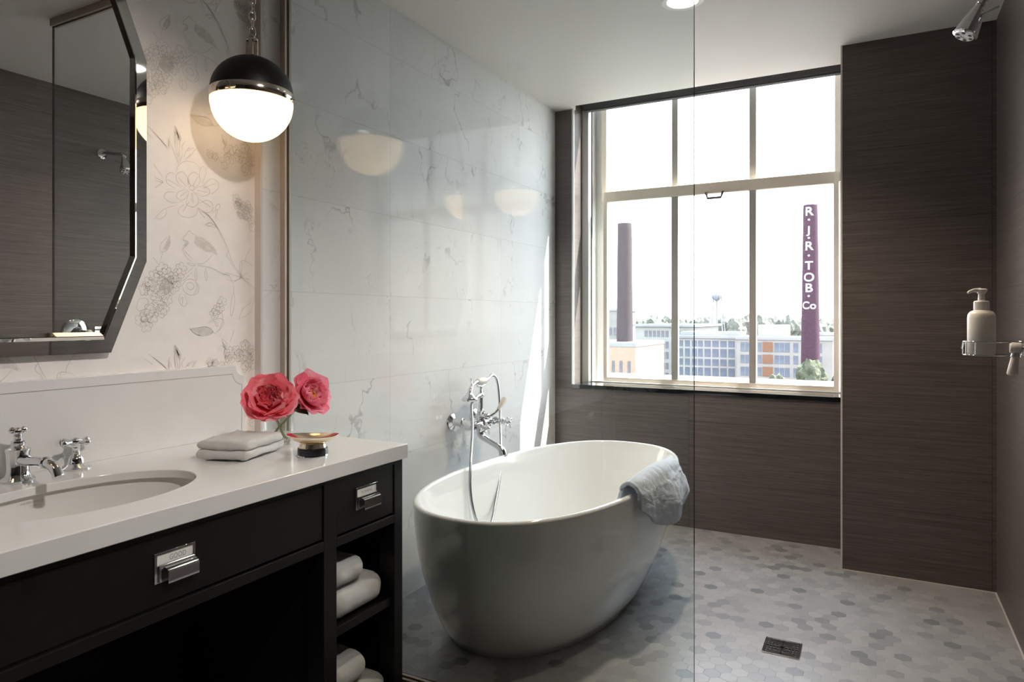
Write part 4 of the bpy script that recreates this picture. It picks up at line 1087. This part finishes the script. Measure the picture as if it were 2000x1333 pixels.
# ------------------------------------------------------------------ the town outside
GZ = -18.0
M['brickL'] = mat_brick('chimney brick grey', (0.047, 0.038, 0.041), (0.057, 0.043, 0.047), (0.069, 0.060, 0.060))
M['brickR'] = mat_brick('chimney brick purple', (0.037, 0.019, 0.030), (0.047, 0.027, 0.037), (0.053, 0.039, 0.046))
M['brickO'] = mat_brick('orange brick', (0.236, 0.172, 0.129), (0.272, 0.200, 0.158), (0.254, 0.212, 0.184))
M['brickP'] = mat_brick('red brick panel', (0.127, 0.066, 0.041), (0.147, 0.085, 0.056), (0.139, 0.104, 0.087))
M['conc'] = simple('pale concrete', (0.175, 0.168, 0.160), .9, spec=.1, vary=.08, scale=.4)
M['conc2'] = simple('white render', (0.209, 0.206, 0.199), .9, spec=.1, vary=.06, scale=.4)
M['roof'] = simple('pale roof', (0.180, 0.185, 0.193), .9, spec=.1, vary=.08, scale=.3)
M['winA'] = simple('grey window', (0.087, 0.087, 0.099), .5, spec=.3, vary=.2, scale=.5)  # plain grey glass colour
M['winB'] = simple('bluish window', (0.071, 0.083, 0.108), .4, spec=.3, vary=.25, scale=.5)
M['letter'] = simple('white painted letters', (0.234, 0.230, 0.241), .8, spec=.1)
M['tank'] = simple('pale blue steel', (0.139, 0.150, 0.175), .6, spec=.2)
M['tree'] = mat_leafy('hazy trees', (0.062, 0.067, 0.056), (0.121, 0.123, 0.109))  # distance haze is mixed into this leaf colour
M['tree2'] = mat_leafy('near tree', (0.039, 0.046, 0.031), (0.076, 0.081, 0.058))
M['earth'] = mat_leafy('town ground', (0.104, 0.104, 0.097), (0.147, 0.143, 0.137))
struct('ground', MB().box(-900, 600, 8, 1500, GZ - 1, GZ), M['earth'], 'pale ground of the town far below the window', 'ground', smooth=0)

def chimney(x, y, r0, r1, z1, mat, label, words=None, zb=GZ):
    c = thing('chimney', (x, y, zb), label, 'chimney')
    L = T((x, y, 0)); hh = z1 - zb
    R_at = lambda z: r0 + (r1 - r0) * max(0, (z + 5)) / (z1 + 5)
    obj('shaft', MB().lathe([(R_at(zb + hh * k / 20), zb + hh * k / 20) for k in range(20)] + [(r1, z1 - .1), (r1 - .02, z1), (r1 - .3, z1), (r1 - .3, z1 - 1.5)], L, 48, caps=False), mat, c, smooth=40)
    if words:
        d = Vector((-x, -y, 0)).normalized(); s = Vector((-d.y, d.x, 0))
        off = -.20
        for w, zc, size in words:
            vs, fs = text(w, size, cut=.12, bold=.025); out = []
            for v in vs:
                z = zc + v.y; R = R_at(z) + .015; a = (v.x * 1.12) / R + off
                p = d * math.cos(a) * R + s * math.sin(a) * R
                out.append((x + p.x, y + p.y, z))
            obj('lettering', MB().add(out, fs), M['letter'], c, smooth=0)
chimney(-32.45, 96, 1.21, 1.03, 14.95, M['brickL'], 'grey brick chimney standing on the orange brick building', zb=-2.25)
chimney(-9.03, 115, 1.36, 1.03, 18.6, M['brickR'], 'purple brick chimney with white lettering down its face',
        [('R', 17.45, 1.85), ('\u00b7', 16.15, 1.9), ('J', 14.60, 1.6), ('\u00b7', 13.35, 1.9), ('R', 12.15, 1.85), ('\u00b7', 10.65, 1.9), ('T', 9.15, 1.8), ('O', 7.35, 1.85), ('B', 5.72, 1.85), ('\u00b7', 4.45, 1.9), ('Co', 3.05, 1.6)])

def block(name, x0, x1, y0, y1, z1, mat, label, wins, wmat, cornice=.25, roofm=None, extra=None):
    t_ = thing(name, ((x0 + x1) / 2, (y0 + y1) / 2, GZ), label, 'building')
    obj('wall', MB().box(x0, x1, y0, y1, GZ, z1), mat, t_, smooth=0)
    obj('roof', MB().box(x0 - cornice, x1 + cornice, y0 - cornice, y1 + cornice, z1, z1 + .5), roofm or M['roof'], t_, smooth=0)
    cache = {}
    base = wloc(t_)
    for xa, xb, za, zb in wins:
        k = (round(xb - xa, 3), round(zb - za, 3))
        if k not in cache:
            b = MB().box(-k[0] / 2, k[0] / 2, -.06, .02, -k[1] / 2, k[1] / 2, 0)
            n = max(1, round(k[0] / .8))
            for i in range(1, n): b.box(-k[0] / 2 + k[0] * i / n - .04, -k[0] / 2 + k[0] * i / n + .04, -.09, -.05, -k[1] / 2, k[1] / 2, 1)
            o = obj('window', b, [wmat, mat], t_, smooth=0); cache[k] = o
        else:
            o = cache[k].copy(); COL.objects.link(o); o.parent = t_
        # the mesh is stored about its own centre
        o.location = Vector(((xa + xb) / 2, y0, (za + zb) / 2)) - base
        if not o.data.get('centred'):
            for v in o.data.vertices: v.co += base
            o.data['centred'] = 1
    return t_
# far left pale block
rows = [(-3.32, -1.32), (-6.0, -4.66), (-9, -7.4)]
block('office_block', -70, -59.4, 170, 185, 3.0, M['conc'], 'pale block with big windows behind the grey chimney, far left',
      [(x, x + 1.5, a, c) for a, c in rows for x in (-62.4, -60.5, -64.4, -66.4)], M['winA'])
# long white factory
bz_ = [(-3.03, -1.65), (-5.56, -4.07), (-7.86, -6.37), (-10.16, -8.78), (-12.3, -10.97)]
xs = [-46.05 + .95 * i for i in range(6)] + [-40.0 + .95 * i for i in range(5)]
block('factory_building', -48.2, -34.9, 150, 175, -.75, M['conc2'], 'white five-storey factory with rows of small windows behind the left mullion',
      [(x, x + .66, a, c) for a, c in bz_ for x in xs], M['winA'], .6)
# central pale block with square windows
cz = [(-4.61, -3.38), (-6.65, -5.01), (-8.39, -7.06), (-10.43, -8.8)]
xs = [-30.6, -29.05, -27.5, -25.95]
b_ = block('office_building', -36.4, -23.3, 140, 149, -2.9, M['conc2'], 'pale four-storey office block with square bluish windows in the middle of the view',
      [(x, x + 1.2, a, c) for a, c in cz for x in xs] + [(x, x + .95, a, c) for a, c in cz for x in (-35.9, -34.5, -33.1, -31.9)], M['winB'], .35)
obj('attic', MB().box(-36.0, -24.0, 142, 148.9, -2.4, -1.65), M['roof'], b_, smooth=0)
# right block, open decks and brick panels
dz_ = [(-4.9, -3.25), (-7.0, -5.5), (-9.3, -7.7)]
b_ = block('mill_building', -22.6, -6.7, 130, 139, -2.75, M['conc'], 'pale low mill building with orange brick panels right of the middle mullion',
      [(xa, xb, a, c) for a, c in dz_ for xa, xb in ((-21.9, -20.4), (-18.9, -18.3), (-16.1, -13.6), (-12.95, -12.2), (-11.0, -10.4), (-9.4, -8.4))], M['winB'], .2)
for a, c in dz_: obj('brick_panel', MB().box(-18.1, -16.4, 129.9, 130.1, a, c + .1), M['brickP'], b_, smooth=0)
obj('stair_head', MB().box(-19.2, -14.2, 132, 137, -2.25, -.1), M['conc2'], b_, smooth=0)
block('white_house', -12.2, -5.0, 160, 172, -2.6, M['conc2'], 'white building half hidden behind the lettered chimney', [(x, x + .9, a, c) for a, c in ((-5.6, -4.2), (-8.2, -6.8), (-10.8, -9.4)) for x in (-9.4, -7.6, -6.2)], M['winA'], .3)
# orange brick powerhouse
b_ = block('powerhouse', -46, -28.9, 90, 104, -2.75, M['brickO'], 'orange brick building with slim tall windows at the foot of the grey chimney',
      [(x, x + .38, -7.0, -4.7) for x in (-32.25, -31.15, -30.0)] + [(x, x + .38, -7.0, -4.7) for x in (-35.6, -34.5, -33.4)], M['winA'], .08)
block('annexe', -32, 6, 38, 60, -4.35, M['roof'], 'flat pale roof just below the window', [], M['winA'], .1)

# water tower
wt = thing('water_tower', (-52.35, 260, GZ), 'pale water tower on thin legs standing on the horizon', 'water tower')
L = T((-52.35, 260, 0))
obj('tank', MB().lathe([(.01, 13.6), (.9, 13.4), (1.85, 12.7), (1.85, 9.4)], L, 28, caps=False), M['conc2'], wt, smooth=40)
obj('bowl', MB().lathe([(2.05, 9.6), (2.05, 9.3), (1.6, 8.3), (.8, 7.6), (.3, 7.3), (.25, -4)], L, 28, caps=False), M['tank'], wt, smooth=40)
for k in range(4):
    a = PI / 4 + k * PI / 2
    obj('leg', MB().tube([(-52.35 + 1.9 * math.cos(a), 260 + 1.9 * math.sin(a), 9.4), (-52.35 + 5.3 * math.cos(a), 260 + 5.3 * math.sin(a), GZ)], .2, 6), M['tank'], wt)
b = MB()
for z in (4.5, -1.0):
    r = 1.9 + (9.4 - z) * 3.4 / 27.4
    c4_ = [(-52.35 + r * math.cos(PI / 4 + k * PI / 2), 260 + r * math.sin(PI / 4 + k * PI / 2), z) for k in range(4)]
    b.tube(c4_, .06, 5, closed=True)
obj('bracing', b, M['tank'], wt)

# trees
def crown(c, rx, rz, seed, n=3, cut=0):
    bm = bmesh.new(); bmesh.ops.create_icosphere(bm, subdivisions=n, radius=1)
    b = MB(); off = Vector((seed * 3.1, seed * 1.7, 0)); vs = []
    for v in bm.verts:
        d = v.co.normalized(); k = 1 + .30 * noise.noise(d * 2.1 + off) + .20 * noise.noise(d * 5 + off) + .10 * noise.noise(d * 11 + off)
        vs.append((c[0] + d.x * rx * k, c[1] + d.y * rx * k, c[2] + d.z * rz * k))
    bm.verts.index_update(); fs = [tuple(v.index for v in f.verts) for f in bm.faces]; bm.free()
    return b.add(vs, fs)
rg = random.Random(21)
def tree(x, y, top, rx, rz, mat, label, group=None, n=3):
    t_ = thing('tree', (x, y, GZ), label, 'tree', group)
    obj('crown', crown((x, y, top - rz), rx, rz, rg.random() * 50, n), mat, t_, smooth=0)
    obj('trunk', MB().tube([(x, y, GZ), (x, y, top - rz)], .35, 8), mat, t_)
for i in range(46):
    x = -100 + i * 2.55 + rg.uniform(-.4, .4); y = 280 + (i % 4) * 14
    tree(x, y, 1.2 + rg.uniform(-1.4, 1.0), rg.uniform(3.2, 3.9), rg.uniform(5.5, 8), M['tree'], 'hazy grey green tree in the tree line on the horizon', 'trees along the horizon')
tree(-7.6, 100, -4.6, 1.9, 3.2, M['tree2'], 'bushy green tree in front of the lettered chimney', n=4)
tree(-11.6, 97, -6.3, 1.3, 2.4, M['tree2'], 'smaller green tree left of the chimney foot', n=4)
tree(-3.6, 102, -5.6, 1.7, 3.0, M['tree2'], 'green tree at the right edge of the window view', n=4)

# ------------------------------------------------------------------ light
w = bpy.data.worlds.new('sky'); S.world = w; w.use_nodes = True
nt = w.node_tree; nt.nodes.clear(); t = NT(nt)
z = t.sep(t.n('TexCoord').outputs['Generated'])[2]
c = t.ramp(z, [(.0, (1, 1, 1)), (.25, (.93, .96, 1)), (1, (.62, .78, 1))])
bg = t.n('Background', ins={'Color': c, 'Strength': SKY})
o = t.n('OutputWorld'); nt.links.new(bg.outputs[0], o.inputs[0])
sun = bpy.data.lights.new('sun', 'SUN'); sun.energy = SUN; sun.angle = math.radians(.6); sun.color = (1, .95, .88)
so_ = bpy.data.objects.new('sun', sun); COL.objects.link(so_)
so_.rotation_euler = Vector((-1.45, -1.0, -2.95)).to_track_quat('-Z', 'Y').to_euler(); so_.location = (20, 20, 40)
# ------------------------------------------------------------------ picture settings
S.view_settings.view_transform = 'Standard'; S.view_settings.look = 'None'; S.view_settings.gamma = 1; S.view_settings.use_curve_mapping = False
S.view_settings.exposure = EXPO
cy = S.cycles
cy.use_denoising = True
try: cy.denoiser = 'OPENIMAGEDENOISE'
except Exception: pass
cy.max_bounces = 14; cy.diffuse_bounces = 6; cy.glossy_bounces = 6; cy.transmission_bounces = 8; cy.transparent_max_bounces = 16
cy.sample_clamp_indirect = 8; cy.caustics_reflective = False; cy.caustics_refractive = False
